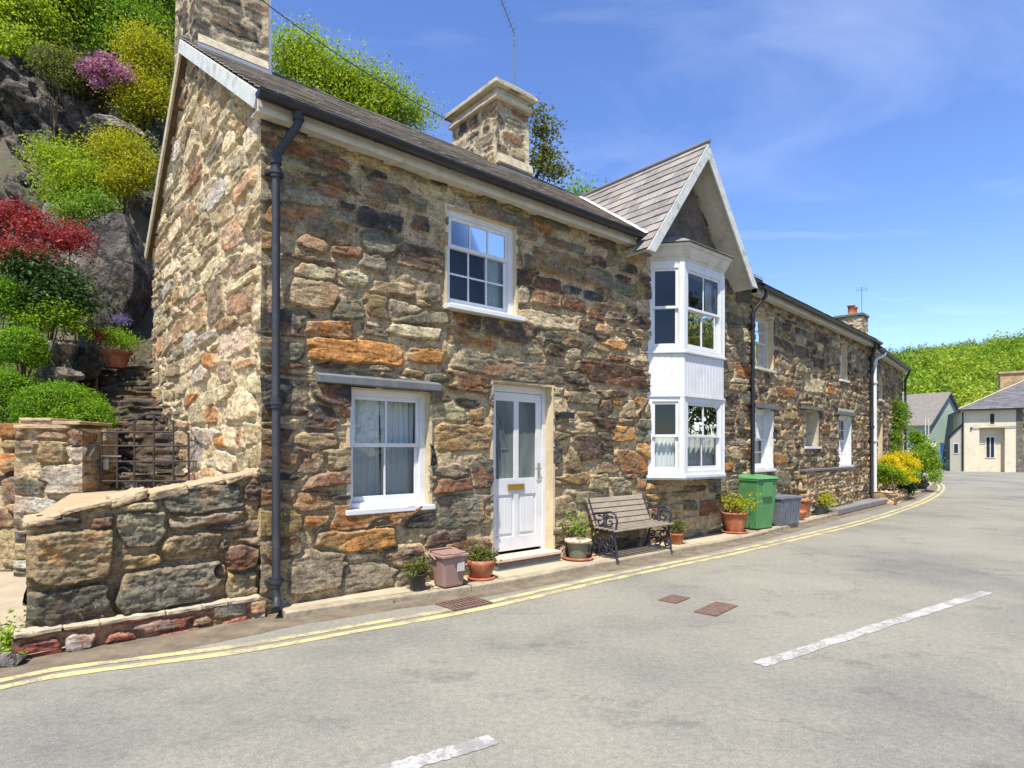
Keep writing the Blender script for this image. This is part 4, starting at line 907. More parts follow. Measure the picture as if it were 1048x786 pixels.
OB = [(0.16, 1.10, 3.16, 4.22), (0.14, 1.08, 1.16, 2.34), (2.95, 3.85, 1.62, 2.44), (5.40, 6.45, 1.14, 2.42), (5.50, 6.10, 3.36, 4.36)]
STB = [(808,425,14,10,'Y'),(803,402,18,12,'O'),(797,470,16,12,'O'),(806,445,14,10,'B'),(833,395,20,14,'P'),(850,400,12,8,'O'),(799,490,18,14,'N'),(845,440,10,12,'R'),(851,455,9,12,'G'),(800,352,22,10,'K'),(820,360,18,12,'K'),(838,372,16,10,'K')]
H2, rnB, rzB = terrace(FB, 8.35, 'lower stone cottage between the bay cottage and the creeper cottage, one long black gutter', EZB, 101, OB, px_stones(FB, STB), 0.022)
sash(FB, 0.16, 1.10, 3.16, 4.22, H2, b=-0.10, cols=3, rows=(2, 2), frame=.06, curtain=None, mat=CREAM)
sash(FB, 0.14, 1.08, 1.16, 2.34, H2, b=-0.13, cols=2, rows=(2, 2), frame=.05, curtain='side', mat=WHITE, revmat=WHITE)
sash(FB, 2.95, 3.85, 1.62, 2.44, H2, b=-0.28, cols=2, rows=(1, 1), frame=.06, curtain='pair', mat=WHITE, revmat=CEMENT)
sash(FB, 5.40, 6.45, 1.14, 2.42, H2, b=-0.12, cols=3, rows=(2, 2), frame=.06, curtain='half', mat=WHITE, revmat=WHITE)
sash(FB, 5.50, 6.10, 3.36, 4.36, H2, b=-0.12, cols=2, rows=(2, 2), frame=.06, mat=WHITE)
for (a0, a1, z) in ((-.02, 1.30, 2.36), (2.7, 4.1, 2.46), (5.2, 6.7, 2.44)): m = MB(); m.box(FB, a0, a1, 0, .07, z, z + .08); m.build('lintel', SLATEL, H2, bevel=.005)
m = MB(); m.box(FB, 5.3, 6.6, 0.0, .05, 2.53, 2.60); m.build('lintel_ledge', CEMENT, H2, bevel=.005)
o = stone_obj('plinth', stone_box(FB, 2.55, 5.95, 0.0, 0.16, 0.0, 1.06, 0.025, 131, sides='flr', pal='BBPPGRX', hr=(.06, .13), wr=(.12, .34), mortar=(216, 196, 160)), H2)
m = MB(); m.box(FB, 2.5, 6.0, 0.0, .21, 1.06, 1.105); m.build('coping', SLATEL, o, bevel=.006)
m = MB(); downpipe(m, FB, 8.12, 0.10, 4.2, 0.08, 0.045, swan=[(7.9, .245, EZB - .08), (7.92, .24, EZB - .18), (8.1, .13, 4.28)], collars=(3.8, 2.2)); m.build('downpipe', PIPEG, H2)
t_, z_, y_ = FB.at(869, 333, off=-2.85)
chB = chimney_block('chimney', H2, FB, t_ - .1, t_ + .75, -3.35, -2.35, 5.6, z_ + .35, 141, False, pal='BBPG', step=.03); chB['label'] = 'cement topped chimney with two orange pots'
m = MB(); m.box(FB, t_ - .17, t_ + .82, -3.42, -2.28, z_ + .35, z_ + .45); m.build('chimney_cap', SLATEL, chB, bevel=.01)
for aa, hh in ((t_ + .12, .42), (t_ + .50, .40)):
    m = MB(); m.lathe(FB.pt(aa, -2.8, z_ + .44), [(.16, 0), (.13, .05), (.125, hh - .08), (.16, hh - .05), (.16, hh), (.11, hh), (.10, hh - .15)], TERRA, 16); m.build('chimney_pot', TERRA, chB)
m = MB(); t_, z_, y_ = FB.at(882, 322, off=-2.6); pp = FB.pt(t_, -2.6, z_ - .4); m.tube([pp, pp + Vector((0, 0, 1.6))], .012, LEAD, 6); m.tube([pp + Vector((-.25, 0, 1.45)), pp + Vector((.25, 0, 1.5))], .008, LEAD, 5)
for k in range(6): c = pp + Vector((-.22 + .09 * k, 0, 1.455 + .01 * k)); m.tube([c - Vector((0, 0, .12)), c + Vector((0, 0, .12))], .005, LEAD, 5)
m.build('television_aerial', LEAD, H2)
EZC = 4.52
OC = [(1.05, 1.95, 0.15, 2.45), (1.3, 1.95, 3.1, 3.9)]
H3, rnC, rzC = terrace(FC, 6.1, 'furthest stone cottage of the row, creeper and yellow shrub before it', EZC, 161, OC, (), 0.03)
sash(FC, 1.05, 1.95, 0.15, 2.45, H3, b=-0.12, cols=2, rows=(2, 1), frame=.07, curtain='full', name='door', sill=False)
sash(FC, 1.3, 1.95, 3.1, 3.9, H3, b=-0.12, cols=2, rows=(1, 1), frame=.06)
m = MB(); downpipe(m, FC, 0.12, 0.10, 4.1, 0.08, 0.05, swan=[(.75, .25, EZC - .08), (.70, .24, EZC - .16), (.16, .14, 4.2)], collars=(3.5, 1.8)); m.build('downpipe', WHITE, H3)
m = MB(); downpipe(m, FC, 6.0, 0.12, 4.1, 0.08, 0.04, swan=[(6.1, .25, EZC - .08), (6.05, .16, 4.2)]); m.build('downpipe', BLACK, H3)
# slate doorstep strip before the middle cottage
m = MB()
def edge_n(fr, u):   # distance of the kerb from a wall, at u
    best = None
    for p, q in zip(ks, ks[1:]):
        a = (Vector((*p, 0)) - fr.P); b = (Vector((*q, 0)) - fr.P); ua, ub = a.dot(fr.u), b.dot(fr.u)
        if ua <= u <= ub: t = (u - ua) / (ub - ua + 1e-9); best = a.dot(fr.n) * (1 - t) + b.dot(fr.n) * t
    return best if best is not None else 0.4
us = [3.9 + 0.55 * i for i in range(9)]
for a, b in zip(us, us[1:]):
    e = min(edge_n(FB, a), 0.6) + .02, min(edge_n(FB, b), 0.6) + .02
    P = [FB.pt(a + .004, 0.02, .02), FB.pt(b - .004, .02, .02), FB.pt(b - .004, e[1], .02), FB.pt(a + .004, e[0], .02)]
    m.prism(P, (0, 0, .125))
o = m.build('slate_step', SLATE_FL, None, bevel=.008); setp(o, 'long low slab step of grey slate at the foot of the middle cottage', 'step')

# ================================================================== VEGETATION AND ROCK HELPERS
def leaf_arrays(blobs, n, size, rs, per=14, spread=2.2, aspect=0.55, up=0.5, shell=2.6, lump=0.25):
    """n leaves in clumps through the volume of ellipsoid blobs"""
    vol = np.array([b[1][0] * b[1][1] * b[1][2] for b in blobs]) ** 0.75; vol = vol / vol.sum()
    K = max(1, n // per); bi = rs.choice(len(blobs), K, p=vol)
    C = np.array([b[0] for b in blobs], float)[bi]; Rr = np.array([b[1] for b in blobs], float)[bi]
    d = rs.normal(size=(K, 3)); d /= np.linalg.norm(d, axis=1, keepdims=True)
    d[:, 2] = np.where(d[:, 2] < -0.55, -d[:, 2], d[:, 2])
    lumpv = 1 + lump * (vn(d[:, 0] * 2.3 + bi * 3.1, d[:, 1] * 2.3 + d[:, 2] * 1.7, 7) - 0.5) * 2
    r = rs.rand(K) ** (1 / shell) * lumpv
    cc = C + d * Rr * r[:, None]
    i = np.repeat(np.arange(K), per); m = len(i)
    P = cc[i] + rs.normal(size=(m, 3)) * size * spread * np.array([1, 1, 0.7])
    nn = rs.normal(size=(m, 3)) * 0.75 + d[i] * 0.55 + np.array([0, 0, up]); nn /= np.linalg.norm(nn, axis=1, keepdims=True)
    a = np.cross(nn, rs.normal(size=(m, 3))); a /= np.linalg.norm(a, axis=1, keepdims=True) + 1e-9; b = np.cross(nn, a)
    L_ = size * rs.uniform(0.6, 1.3, (m, 1)); W_ = L_ * aspect
    V = np.stack([P - a * L_ / 2, P + b * W_ / 2 + nn * L_ * 0.08, P + a * L_ / 2 - nn * L_ * 0.12, P - b * W_ / 2 + nn * L_ * 0.08], 1).reshape(-1, 3)
    Q = np.arange(m * 4).reshape(-1, 4)
    return V, Q, cc
def foliage(name, blobs, n, size, mat, seed, parent=None, **k):
    rs = np.random.RandomState(seed); V, Q, cc = leaf_arrays(blobs, n, size, rs, **k)
    return npmesh(name, V, Q, mat, parent), cc
def plant(kind, label, cat, base, blobs, n, size, mat, seed, group=None, trunk=0.0, limbs=6, crown='foliage', **k):
    root = empty(kind, base, label, cat, group)
    o, cc = foliage(crown, blobs, n, size, mat, seed, root, **k)
    rr = random.Random(seed); m = MB(); b = Vector(base); c = Vector(np.mean([x[0] for x in blobs], 0)); th = trunk or 0.02
    fork = b.lerp(c, 0.45); fork += Vector((rr.uniform(-.1, .1), rr.uniform(-.1, .1), 0)) * (c - b).length * .3
    m.tube([b - Vector((0, 0, .1)), b.lerp(fork, .5) + Vector((th, 0, 0)), fork], [th * 1.3, th, th * .8], None, 8)
    for i in range(limbs):
        e = Vector(cc[rr.randrange(len(cc))]); mid_ = fork.lerp(e, .5) + Vector((rr.uniform(-1, 1), rr.uniform(-1, 1), rr.uniform(0, 1))) * (e - fork).length * .12
        m.tube([fork, mid_, e], [th * .6, th * .35, th * .12], None, 5)
    m.build('trunk' if trunk >= 0.05 else 'stem', BARK, root)
    return root
def rockmat(name, a, b, c, lich):
    m, t, p, o = newmat(name)
    n = noise(t, 2.2, 9, 0.7, dist=.6); col = ramp(t, n.outputs['Fac'], [(.3, a), (.5, b), (.7, c)])
    n2 = noise(t, 5, 8, .72); col = mixc(t, 'MIX', ramp(t, n2.outputs['Fac'], [(.53, (0,) * 3), (.64, (.7,) * 3)]), col, lich)
    n3 = noise(t, 17, 7, .7); col = mixc(t, 'MULTIPLY', 1, col, ramp(t, n3.outputs['Fac'], [(.35, (.5,) * 3), (.65, (1.3,) * 3)]))
    vo = N(t, 'ShaderNodeTexVoronoi', feature='DISTANCE_TO_EDGE'); vo.inputs['Scale'].default_value = 2.4
    wn = noise(t, 2.1, 6, .7); vm = N(t, 'ShaderNodeVectorMath', operation='MULTIPLY_ADD'); cc_ = N(t, 'ShaderNodeTexCoord')
    t.links.new(wn.outputs['Color'], vm.inputs[0]); vm.inputs[1].default_value = (.9, .9, .9); t.links.new(cc_.outputs['Object'], vm.inputs[2])
    mp_ = N(t, 'ShaderNodeMapping'); mp_.inputs['Scale'].default_value = (1.3, 1.3, .6); mp_.inputs['Rotation'].default_value = (0, .5, 0); t.links.new(vm.outputs[0], mp_.inputs[0]); t.links.new(mp_.outputs[0], vo.inputs['Vector'])
    ck = ramp(t, vo.outputs['Distance'], [(0.0, (0.25,) * 3), (0.06, (1, 1, 1))]); col = mixc(t, 'MULTIPLY', 1, col, ck)
    t.links.new(col, p.inputs['Base Color']); p.inputs['Roughness'].default_value = .95
    ad = N(t, 'ShaderNodeMath', operation='ADD'); t.links.new(n3.outputs['Fac'], ad.inputs[0]); cr_ = ramp(t, vo.outputs['Distance'], [(0.0, (0,) * 3), (0.12, (1.0,) * 3)]); t.links.new(cr_, ad.inputs[1])
    bump(t, p, ad.outputs[0], 1.0, .09); return m
ROCK = rockmat('dark_cliff_rock', lin((50, 46, 46)), lin((96, 88, 82)), lin((142, 130, 120)), lin((150, 140, 110)))
ROCKP = rockmat('pale_lichened_rock', lin((100, 92, 86)), lin((150, 140, 128)), lin((196, 184, 168)), lin((160, 146, 96)))
def vn3(P, s, seed):
    return (vn(P[:, 0] * s + 3.1, P[:, 1] * s + P[:, 2] * s * .37, seed) + vn(P[:, 1] * s + 7.7, P[:, 2] * s - P[:, 0] * s * .29, seed + 5) + vn(P[:, 2] * s + 1.3, P[:, 0] * s + P[:, 1] * s * .41, seed + 9)) / 3 - .5
def boulder(kind, label, cat, c, r, seed, mat=None, sub=5, amp=.35, group=None, parent=None, box=1.0, cuts=16):
    bm = bmesh.new(); bmesh.ops.create_icosphere(bm, subdivisions=sub, radius=1); V = np.array([v.co[:] for v in bm.verts]); Fq = np.array([[v.index for v in f.verts] for f in bm.faces]); bm.free()
    d = vn3(V, 1.6, seed) * amp * 2.2 + vn3(V, 4, seed + 20) * amp * .9 + vn3(V, 10, seed + 40) * amp * .35
    d -= np.abs(vn3(V, 2.6, seed + 60)) * amp * .8
    V = np.sign(V) * np.abs(V) ** box
    rs_ = np.random.RandomState(seed)
    for _ in range(cuts):
        nn = rs_.normal(size=3); nn /= np.linalg.norm(nn); k_ = np.maximum(0, V @ nn - rs_.uniform(.62, .88)); V = V - k_[:, None] * nn * .92
    d = d * .6
    V = V * (1 + d[:, None]) * np.array(r) + np.array(c)
    o = npmesh(kind, V, Fq, mat or ROCK, parent, smooth=True)
    if not parent: setp(o, label, cat, group)
    return o

# ================================================================== GARDEN WALLS, LEDGE, STEPS, GATE
pL = ground(19, 675); pR = ground(269, 631.7)
FR = Frame(pL, d=(pR - pL)); LR = (pR - pL).length
RST = [(75,569,84,54,'B'),(72,621,88,42,'N'),(174,601,98,40,'N'),(144,577,48,15,'Y'),(147,542,46,36,'G'),(144,518,36,13,'P'),(208,512,86,26,'N'),(214,534,78,14,'G'),(198,558,60,22,'B'),(246,566,34,34,'R'),(59,534,52,10,'D'),(247,600,30,26,'B'),(225,586,14,14,'G'),(105,535,26,14,'K')]
FW = Frame(FR.pt(0, -0.12, 0), d=FR.u)
def ztop(a): return np.interp(a, [0.1, .70, 1.25, LR], [1.02, 1.19, 1.25, 1.36])
rw = empty('retaining_wall', FR.pt(.1, -.12, 0), 'low rubble retaining wall with sloping flagstone top, left of the corner downpipe', 'wall')
g = [stone_grid(FW.pt(0.07, 0, 0.10), FW.u, (0, 0, 1), FW.n, LR - .07, 1.35, .0105, 211, keep=lambda a, z: z < ztop(a + .07) - .03, manual=[(x - .07, y - .10, w, h, c) for x, y, w, h, c in px_stones(FW, RST)], ends=(True, False), hr=(.16, .34), wr=(.3, .8), depth=(.03, .11), rough=.034, gap=.008, mortar=(168, 148, 118))]
retL = Vector((-5.3, 7.45, 0)) ; pa = FW.pt(.07, 0, 0); FL_ = Frame(retL, d=(pa - retL)); 
g.append(stone_grid(FL_.pt(0, 0, 0), FL_.u, (0, 0, 1), -FL_.n if FL_.n.x > 0 else FL_.n, (pa - retL).length, 1.0, .03, 213, ends=(False, False)))
stone_obj('wall', g, rw)
m = MB(); rr = random.Random(4); a = 0.03
FLAG = plain('buff_flagstone', lin((172, 150, 118)), .9, .14, 5, dirt=lin((150, 128, 96)), dirt_amt=.6, bmp=.8, bscale=22, bdist=.01)
while a < LR - .02:
    b = min(a + rr.uniform(.16, .46), LR); jz = rr.uniform(-.022, .022); z0, z1 = float(ztop(a)) + jz, float(ztop(b)) + jz + rr.uniform(-.015, .015); t_ = rr.uniform(.03, .075)
    P = []
    for aa, zz_ in ((a + .004, z0), (b - .004, z1)):
        for nn, k in ((rr.uniform(.0, .08), 0), (-.36, 0)): P.append(FW.pt(aa, nn, zz_ - t_ + rr.uniform(-.012, .012)))
    V = P + [p + Vector((0, 0, t_)) for p in P]
    m.add(V, [(0, 1, 3, 2), (4, 6, 7, 5), (0, 4, 5, 1), (2, 3, 7, 6), (0, 2, 6, 4), (1, 5, 7, 3)]); a = b
roughen(m.build('coping', FLAG, rw), .065, .09)
m = MB(); tp = [FW.pt(.1, -.2, 0), FW.pt(LR + .05, -.2, 0), FA.pt(0, -2.55, 0), Vector((-3.95, 7.7, 0)), Vector((-5.4, 7.7, 0)), Vector((-5.35, 7.3, 0))]
m.add([(p.x, p.y, 1.03) for p in tp], [tuple(range(6))]); m.build('terrace_paving', FLAG, rw)
lg = empty('stone_ledge', FR.pt(0, 0, 0), 'low reddish stone ledge at the roadside under the rubble retaining wall', 'ledge')
RLE = [(38,664,44,22,'R'),(82,655,30,18,'W'),(128,650,40,10,'R'),(165,640,66,14,'R'),(108,662,60,8,'X'),(236,622,40,18,'N'),(205,636,26,12,'K')]
SL['R'] = np.array(lin((176, 96, 78)))
g = stone_box(FR, 0.0, LR - .02, -.22, 0, -.02, .165, .0105, 221, sides='fl', manual=(), pal='RRXRGKW', hr=(.12, .2), wr=(.2, .5), gap=.012, mortar=(176, 138, 112))
g[0] = stone_grid(FR.pt(0, 0, -.02), FR.u, (0, 0, 1), FR.n, LR - .02, .185, .0105, 225, manual=[(x, y + .02, w, h, c) for x, y, w, h, c in px_stones(FR, RLE)], pal='RRXGKW', hr=(.08, .12), wr=(.2, .5), gap=.008, depth=(.02, .05), mortar=(176, 138, 112))
SL['R'] = np.array(lin(SCOL['R']))
stone_obj('wall', g, lg)
m = MB(); a = -.03; rr = random.Random(8)
while a < LR - .03:
    b = min(a + rr.uniform(.2, .6), LR - .02)
    m.prism([FR.pt(a + .003, rr.uniform(.03, .05), .165), FR.pt(b - .003, rr.uniform(.03, .05), .165), FR.pt(b - .003, -.14, .165), FR.pt(a + .003, -.14, .165)], (0, 0, .035 + rr.uniform(-.004, .004))); a = b
m.build('coping', plain('pale_ledge_stone', lin((178, 164, 138)), .9, .12, 6, dirt=lin((150, 134, 106)), dirt_amt=.6, bmp=.8, bscale=25, bdist=.01), lg)
roughen([o for o in lg.children if o.name.startswith('coping')][0], .035, .09)
boulder('kerb_boulder', 'pale rounded stone on the ground at the left foot of the reddish ledge', 'stone', ground(8, 676, .03) , (.16, .09, .06), 12, ROCKP, 4, .2)

FY = Frame((-12, 7.45), d=(1, 0, 0))
gw = empty('garden_wall', (-8, 7.45, 0), 'rubble garden wall behind the concrete path, below the clipped box balls', 'wall')
GWS = [(22,555,50,44,'B'),(20,500,40,26,'G'),(12,470,26,18,'O'),(20,452,34,14,'Y'),(22,520,34,12,'X'),(4,530,30,22,'R')]
g = [stone_grid(FY.pt(0, 0, 0), FY.u, (0, 0, 1), FY.n, 6.1, 1.95, .018, 231, keep=lambda a, z: z < 1.80 + .12 * (vn(a * 1.7, a * 0 + 2.2, 3) - .5) * 2, manual=px_stones(FY, GWS), hr=(.14, .34), wr=(.25, .8), depth=(.03, .08), rough=.02, ends=(False, False))]
stone_obj('wall', g, gw)
m = MB(); m.box(FY, 0, 6.1, -.45, -.02, 0, 1.72); m.build('earth_backing', SOIL, gw)
gp = empty('gate_pier', FY.pt(6.45, .15, 0), 'squat stone gate pier topped with flat slabs, left of the iron gate', 'pier')
PST = [(68,490,62,30,'W'),(55,462,26,22,'B'),(85,462,30,16,'W'),(85,447,22,20,'D'),(55,445,34,8,'R'),(58,437,40,6,'R')]
g = stone_box(FY, 6.08, 6.84, -.3, .28, 0, 1.80, .013, 241, sides='lr', hr=(.14, .26), wr=(.25, .6), depth=(.03, .07), pal='WWBGDN')
g.append(stone_grid(FY.pt(6.08, .28, 0), FY.u, (0, 0, 1), FY.n, .76, 1.80, .0105, 245, manual=px_stones(Frame(FY.pt(6.08, .28, 0), d=(1, 0, 0)), PST), hr=(.14, .26), wr=(.25, .6), depth=(.03, .07), pal='WWBGDN', rough=.018))
stone_obj('wall', g, gp)
m = MB(); m.box(FY, 6.04, 6.70, -.3, .34, 1.80, 1.845); m.box(FY, 6.10, 6.83, -.28, .30, 1.847, 1.89); m.box(FY, 6.12, 6.5, -.2, .32, 1.892, 1.925); roughen(m.build('capping_slab', FLAG, gp), .03, .10)

# steps climbing beside the gable
st_root = empty('garden_steps', (-4.7, 7.7, 1.03), 'dark stone garden steps climbing behind the iron gate along the gable', 'steps')
g = []
for k in range(10):
    y0 = 7.72 + .255 * k; z1 = 1.03 + .19 * (k + 1); xr = -2.325 - .849 * (y0 - 5.58) + .02; xl = xr - 1.28
    fr = Frame((xl, y0, 0), d=(1, 0, 0))
    g += stone_box(fr, 0, 1.30, -.30, 0, z1 - .19, z1, .022, 260 + 3 * k, sides='ft', pal='SDKDKN', hr=(.08, .12), wr=(.25, .6), mortar=(110, 98, 82), depth=(.01, .03), dim=.8)
stone_obj('treads', g, st_root)
sp = Frame((-5.42, 7.6), d=(-2.02, 2.42, 0))
g = [stone_grid(sp.pt(0, 0, 1.0), sp.u, (0, 0, 1), sp.n, 3.15, 2.3, .03, 295, pal='KDGNB', keep=lambda a, z: z < 1.85 + .45 * a, ends=(False, False))]
stone_obj('side_wall', g, st_root)

# the iron gate
GY = 7.40
def gp_(px, py, y=GY): return Vector(((px - CX) / F * y, y, H + (HY - py) / F * y))
gt = empty('garden_gate', gp_(157, 495), 'arched wrought iron garden gate between the stone pier and the gable', 'gate')
bars = MB(); tops = {104: 443, 120: 441, 137.5: 431, 157.5: 423, 177.5: 430, 193: 443, 208: 462}
for px, ty in tops.items(): bars.tube([gp_(px, 500), gp_(px, ty)], .012, None, 6)
bars.build('bar', IRON, gt)
m = MB()
for y in (442, 456, 472, 492): m.tube([gp_(103, y + .5), gp_(208 if y > 460 else (193 if y > 450 else 178), y)], .012, None, 6)
m.build('rail', IRON, gt)
m = MB()
def arc(x0, x1, y0, y1, t0, t1, n=16):
    cx_, rx = (x0 + x1) / 2, (x1 - x0) / 2; return [gp_(cx_ - rx * math.cos(t0 + (t1 - t0) * i / n), y0 - (y0 - y1) * math.sin(t0 + (t1 - t0) * i / n)) for i in range(n + 1)]
m.tube(arc(137, 178, 437, 423, 0, math.pi), .011, None, 6)
m.tube(arc(120, 155, 448, 434, 0, math.pi / 2), .011, None, 6); m.tube(arc(163, 193, 448, 437, math.pi / 2, math.pi), .011, None, 6)
m.tube(arc(178, 208, 462, 450, math.pi / 2, math.pi), .011, None, 6)
for cx_, s_ in ((124, 1), (157, 1), (157, -1), (190, -1)):   # scrolls
    pts = []
    for i in range(22):
        t = i / 21 * 4.2; r_ = 9 * (1 - i / 30); pts.append(gp_(cx_ + s_ * (3 + r_ * math.cos(t)) - s_ * 3, 484 - r_ * .8 * math.sin(t)))
    k_ = MB(); k_.tube(pts, .005, None, 5); k_.build('scroll', IRON, gt)
m.build('arch', IRON, gt)
m = MB(); m.tube([gp_(104, 467), gp_(124, 467)], .012, None, 6); m.box(Frame(gp_(109, 478), d=(1, 0, 0)), -.03, .03, -.012, .012, float(gp_(109, 478).z) - .03, float(gp_(109, 470).z)); m.build('latch', CHROME, gt)

# ================================================================== GARDEN BANK AND CLIFF
def bankz(x, y):
    b = np.interp(y, [7.6, 8.4, 9.5, 10.6, 12, 13.2, 14.2, 15.4, 18, 25, 48], [1.72, 1.95, 2.65, 3.4, 4.5, 5.5, 6.6, 9.9, 11.2, 14.5, 26])
    f = np.clip((x + 7.5) / 9, 0, 1); f = f * f * (3 - 2 * f); low = np.interp(y, [7.6, 12, 20, 48], [1.7, 3.2, 5.0, 9])
    n = (vn(x * 1.3, y * 1.3, 3) - .5) * .35 + (vn(x * 4, y * 4, 4) - .5) * .12
    return b * (1 - f) + low * f + n
xs = np.arange(-26, 16, .16); ysg = np.arange(7.62, 48, .16); X, Y = np.meshgrid(xs, ysg); Z = bankz(X, Y)
idx = np.arange(X.size).reshape(X.shape); qd = np.stack([idx[:-1, :-1], idx[:-1, 1:], idx[1:, 1:], idx[1:, :-1]], -1)
cxm = (X[:-1, :-1] + X[1:, 1:]) / 2; cym = (Y[:-1, :-1] + Y[1:, 1:]) / 2
lu = (cxm - FA.P.x) * FA.u.x + (cym - FA.P.y) * FA.u.y; ln = (cxm - FA.P.x) * FA.n.x + (cym - FA.P.y) * FA.n.y
keep = ~((lu > .0) & (ln > -5.3)) & ~((lu > -.98) & (lu <= .0) & (cym < 10.15))
lb = (cxm - FB.P.x) * FB.n.x + (cym - FB.P.y) * FB.n.y; keep &= ~(lb > -5.9) | (lu < 0) | (ln < -40)
keep |= (lu < -.98)
q_ = qd[keep]; used = np.unique(q_); rem = np.full(X.size, -1); rem[used] = np.arange(len(used))
BANKM = plain('garden_bank_earth', lin((92, 82, 68)), .95, .25, 1.4, dirt=(0.06, 0.12, 0.02), dirt_amt=.9, bmp=.9, bscale=14, bdist=.05)
setp(npmesh('garden_bank', np.c_[X.ravel(), Y.ravel(), Z.ravel()][used], rem[q_], BANKM, smooth=True), kind='structure')
# cliff face
A_, B_ = np.meshgrid(np.arange(-19, -6.2, .05), np.arange(4.2, 11.4, .05))
dd = fbm(A_ * .35, B_ * .35, 3, 201) * 2.6 + fbm(A_ * 1.1 + B_ * .6, B_ * .8, 4, 205, .6) * 1.5 - np.abs(fbm(A_ * 1.7 + B_ * 1.2, B_ * .7, 3, 209)) * 1.4 + fbm(A_ * 5, B_ * 5, 3, 215) * .28
st_ = np.floor(B_ * 1.4 + A_ * .35 + fbm(A_, B_, 2, 219) * 2) * .0
Yc = 14.6 + (B_ - 8) * .18 + np.minimum(B_ - 6.5, 0) * .5 - dd + np.clip(A_ + 8.5, 0, 3) * .9
ii = np.arange(A_.size).reshape(A_.shape); qc = np.stack([ii[:-1, :-1], ii[:-1, 1:], ii[1:, 1:], ii[1:, :-1]], -1).reshape(-1, 4)
setp(npmesh('rock_cliff', np.c_[A_.ravel(), Yc.ravel(), B_.ravel()], qc, ROCK, smooth=True), 'tall dark fissured rock face above the garden, below the trees', 'cliff')
boulder('rock_outcrop', 'big dark upright rock beside the gable at the head of the steps', 'rock', atdepth(124, 282, 11.0), (.52, .5, 1.12), 39, ROCK, 6, .17, box=.55, cuts=5)
boulder('rock_outcrop', 'pale rounded rock below the yellow-green shrub, touching the upright dark rock', 'rock', atdepth(92, 285, 10.9), (.42, .5, .85), 37, ROCKP, 5, .3)
boulder('rock_outcrop', 'grey ledge of rock between the crimson maple and the upright rock', 'rock', atdepth(70, 232, 11.6), (.75, .5, .5), 41, ROCKP, 5, .3)
boulder('boulder', 'pink-grey boulder above the gate pier, right of the box balls, upper of two', 'boulder', atdepth(60, 358, 8.7), (.26, .25, .18), 43, ROCKP, 5, .3)
boulder('boulder', 'flat grey boulder just behind the low box mound, lower of two', 'boulder', atdepth(62, 384, 8.5), (.30, .25, .14), 44, ROCKP, 5, .3)
boulder('boulder', 'dark stone lump at the left edge of the steps under the red flowers', 'boulder', atdepth(88, 372, 9.2), (.22, .3, .3), 45, ROCK, 5, .3)
boulder('rock_outcrop', 'pale rock shelf at the foot of the cliff behind the yellow-green shrub', 'rock', atdepth(118, 132, 13.4), (.55, .5, .22), 47, ROCKP, 5, .3)

# landing at the head of the steps
m = MB(); m.add([(-10.5, 10.1, 2.90), (-5.9, 10.1, 2.93), (-6.3, 12.4, 2.95), (-9.5, 12.4, 3.0)], [(0, 1, 2, 3)]); m.add([(-11, 12.3, 2.8), (-5.2, 12.3, 2.8), (-5.2, 12.3, 4.3), (-11, 12.3, 4.3)], [(0, 1, 2, 3)]); m.add([(-8.2, 10.14, 2.6), (-5.95, 10.14, 2.6), (-5.95, 10.20, 3.42), (-8.2, 10.20, 3.42)], [(0, 1, 2, 3)]); setp(m.build('garden_landing', BANKM), kind='structure')
# low plants over the bank
rs = np.random.RandomState(61); cb = []
for _ in range(900):
    y = rs.uniform(8.0, 13.8); x = rs.uniform(-1.02, -.58) * y
    lu_ = (x - FA.P.x) * FA.u.x + (y - FA.P.y) * FA.u.y
    if lu_ > -1.15 or rs.rand() < .25: continue
    r_ = rs.uniform(.08, .22); cb.append(((x, y, float(bankz(np.array(x), np.array(y))) + r_ * .3), (r_ * 1.3, r_ * 1.3, r_)))
V, Q, cc = leaf_arrays(cb, 52000, .042, rs, per=8, spread=1.4, up=.8)
setp(npmesh('ground_cover', V, Q, LF['maple']), 'low green ground cover over the garden bank', 'ground cover', None, 'stuff')
for i in range(16):
    y = 8.6 + i * .32; x = -(.64 + .30 * ((i * 7) % 11) / 11) * y
    if (x - FA.P.x) * FA.u.x + (y - FA.P.y) * FA.u.y > -1.5: continue
    s_ = .18 + .16 * ((i * 5) % 7) / 7; o = boulder('bank_stone', None, None, (x, y, float(bankz(np.array(x), np.array(y))) + .02), (s_ * 1.4, s_, s_ * .7), 600 + i, ROCKP, 4, .2)
    setp(o, 'rough grey stone half sunk in the planted bank, %s' % ('lowest, by the box plants', 'second from the box plants', 'under the crimson maple', 'behind the crimson maple', 'below the yellow-green shrub', 'nearest the cliff foot', 'beside the cliff foot', 'left of the cliff foot', 'by the landing')[min(8, sum(1 for q in COL.objects if q.name.startswith('bank_stone')) - 1)], 'stone', 'stones in the garden bank')
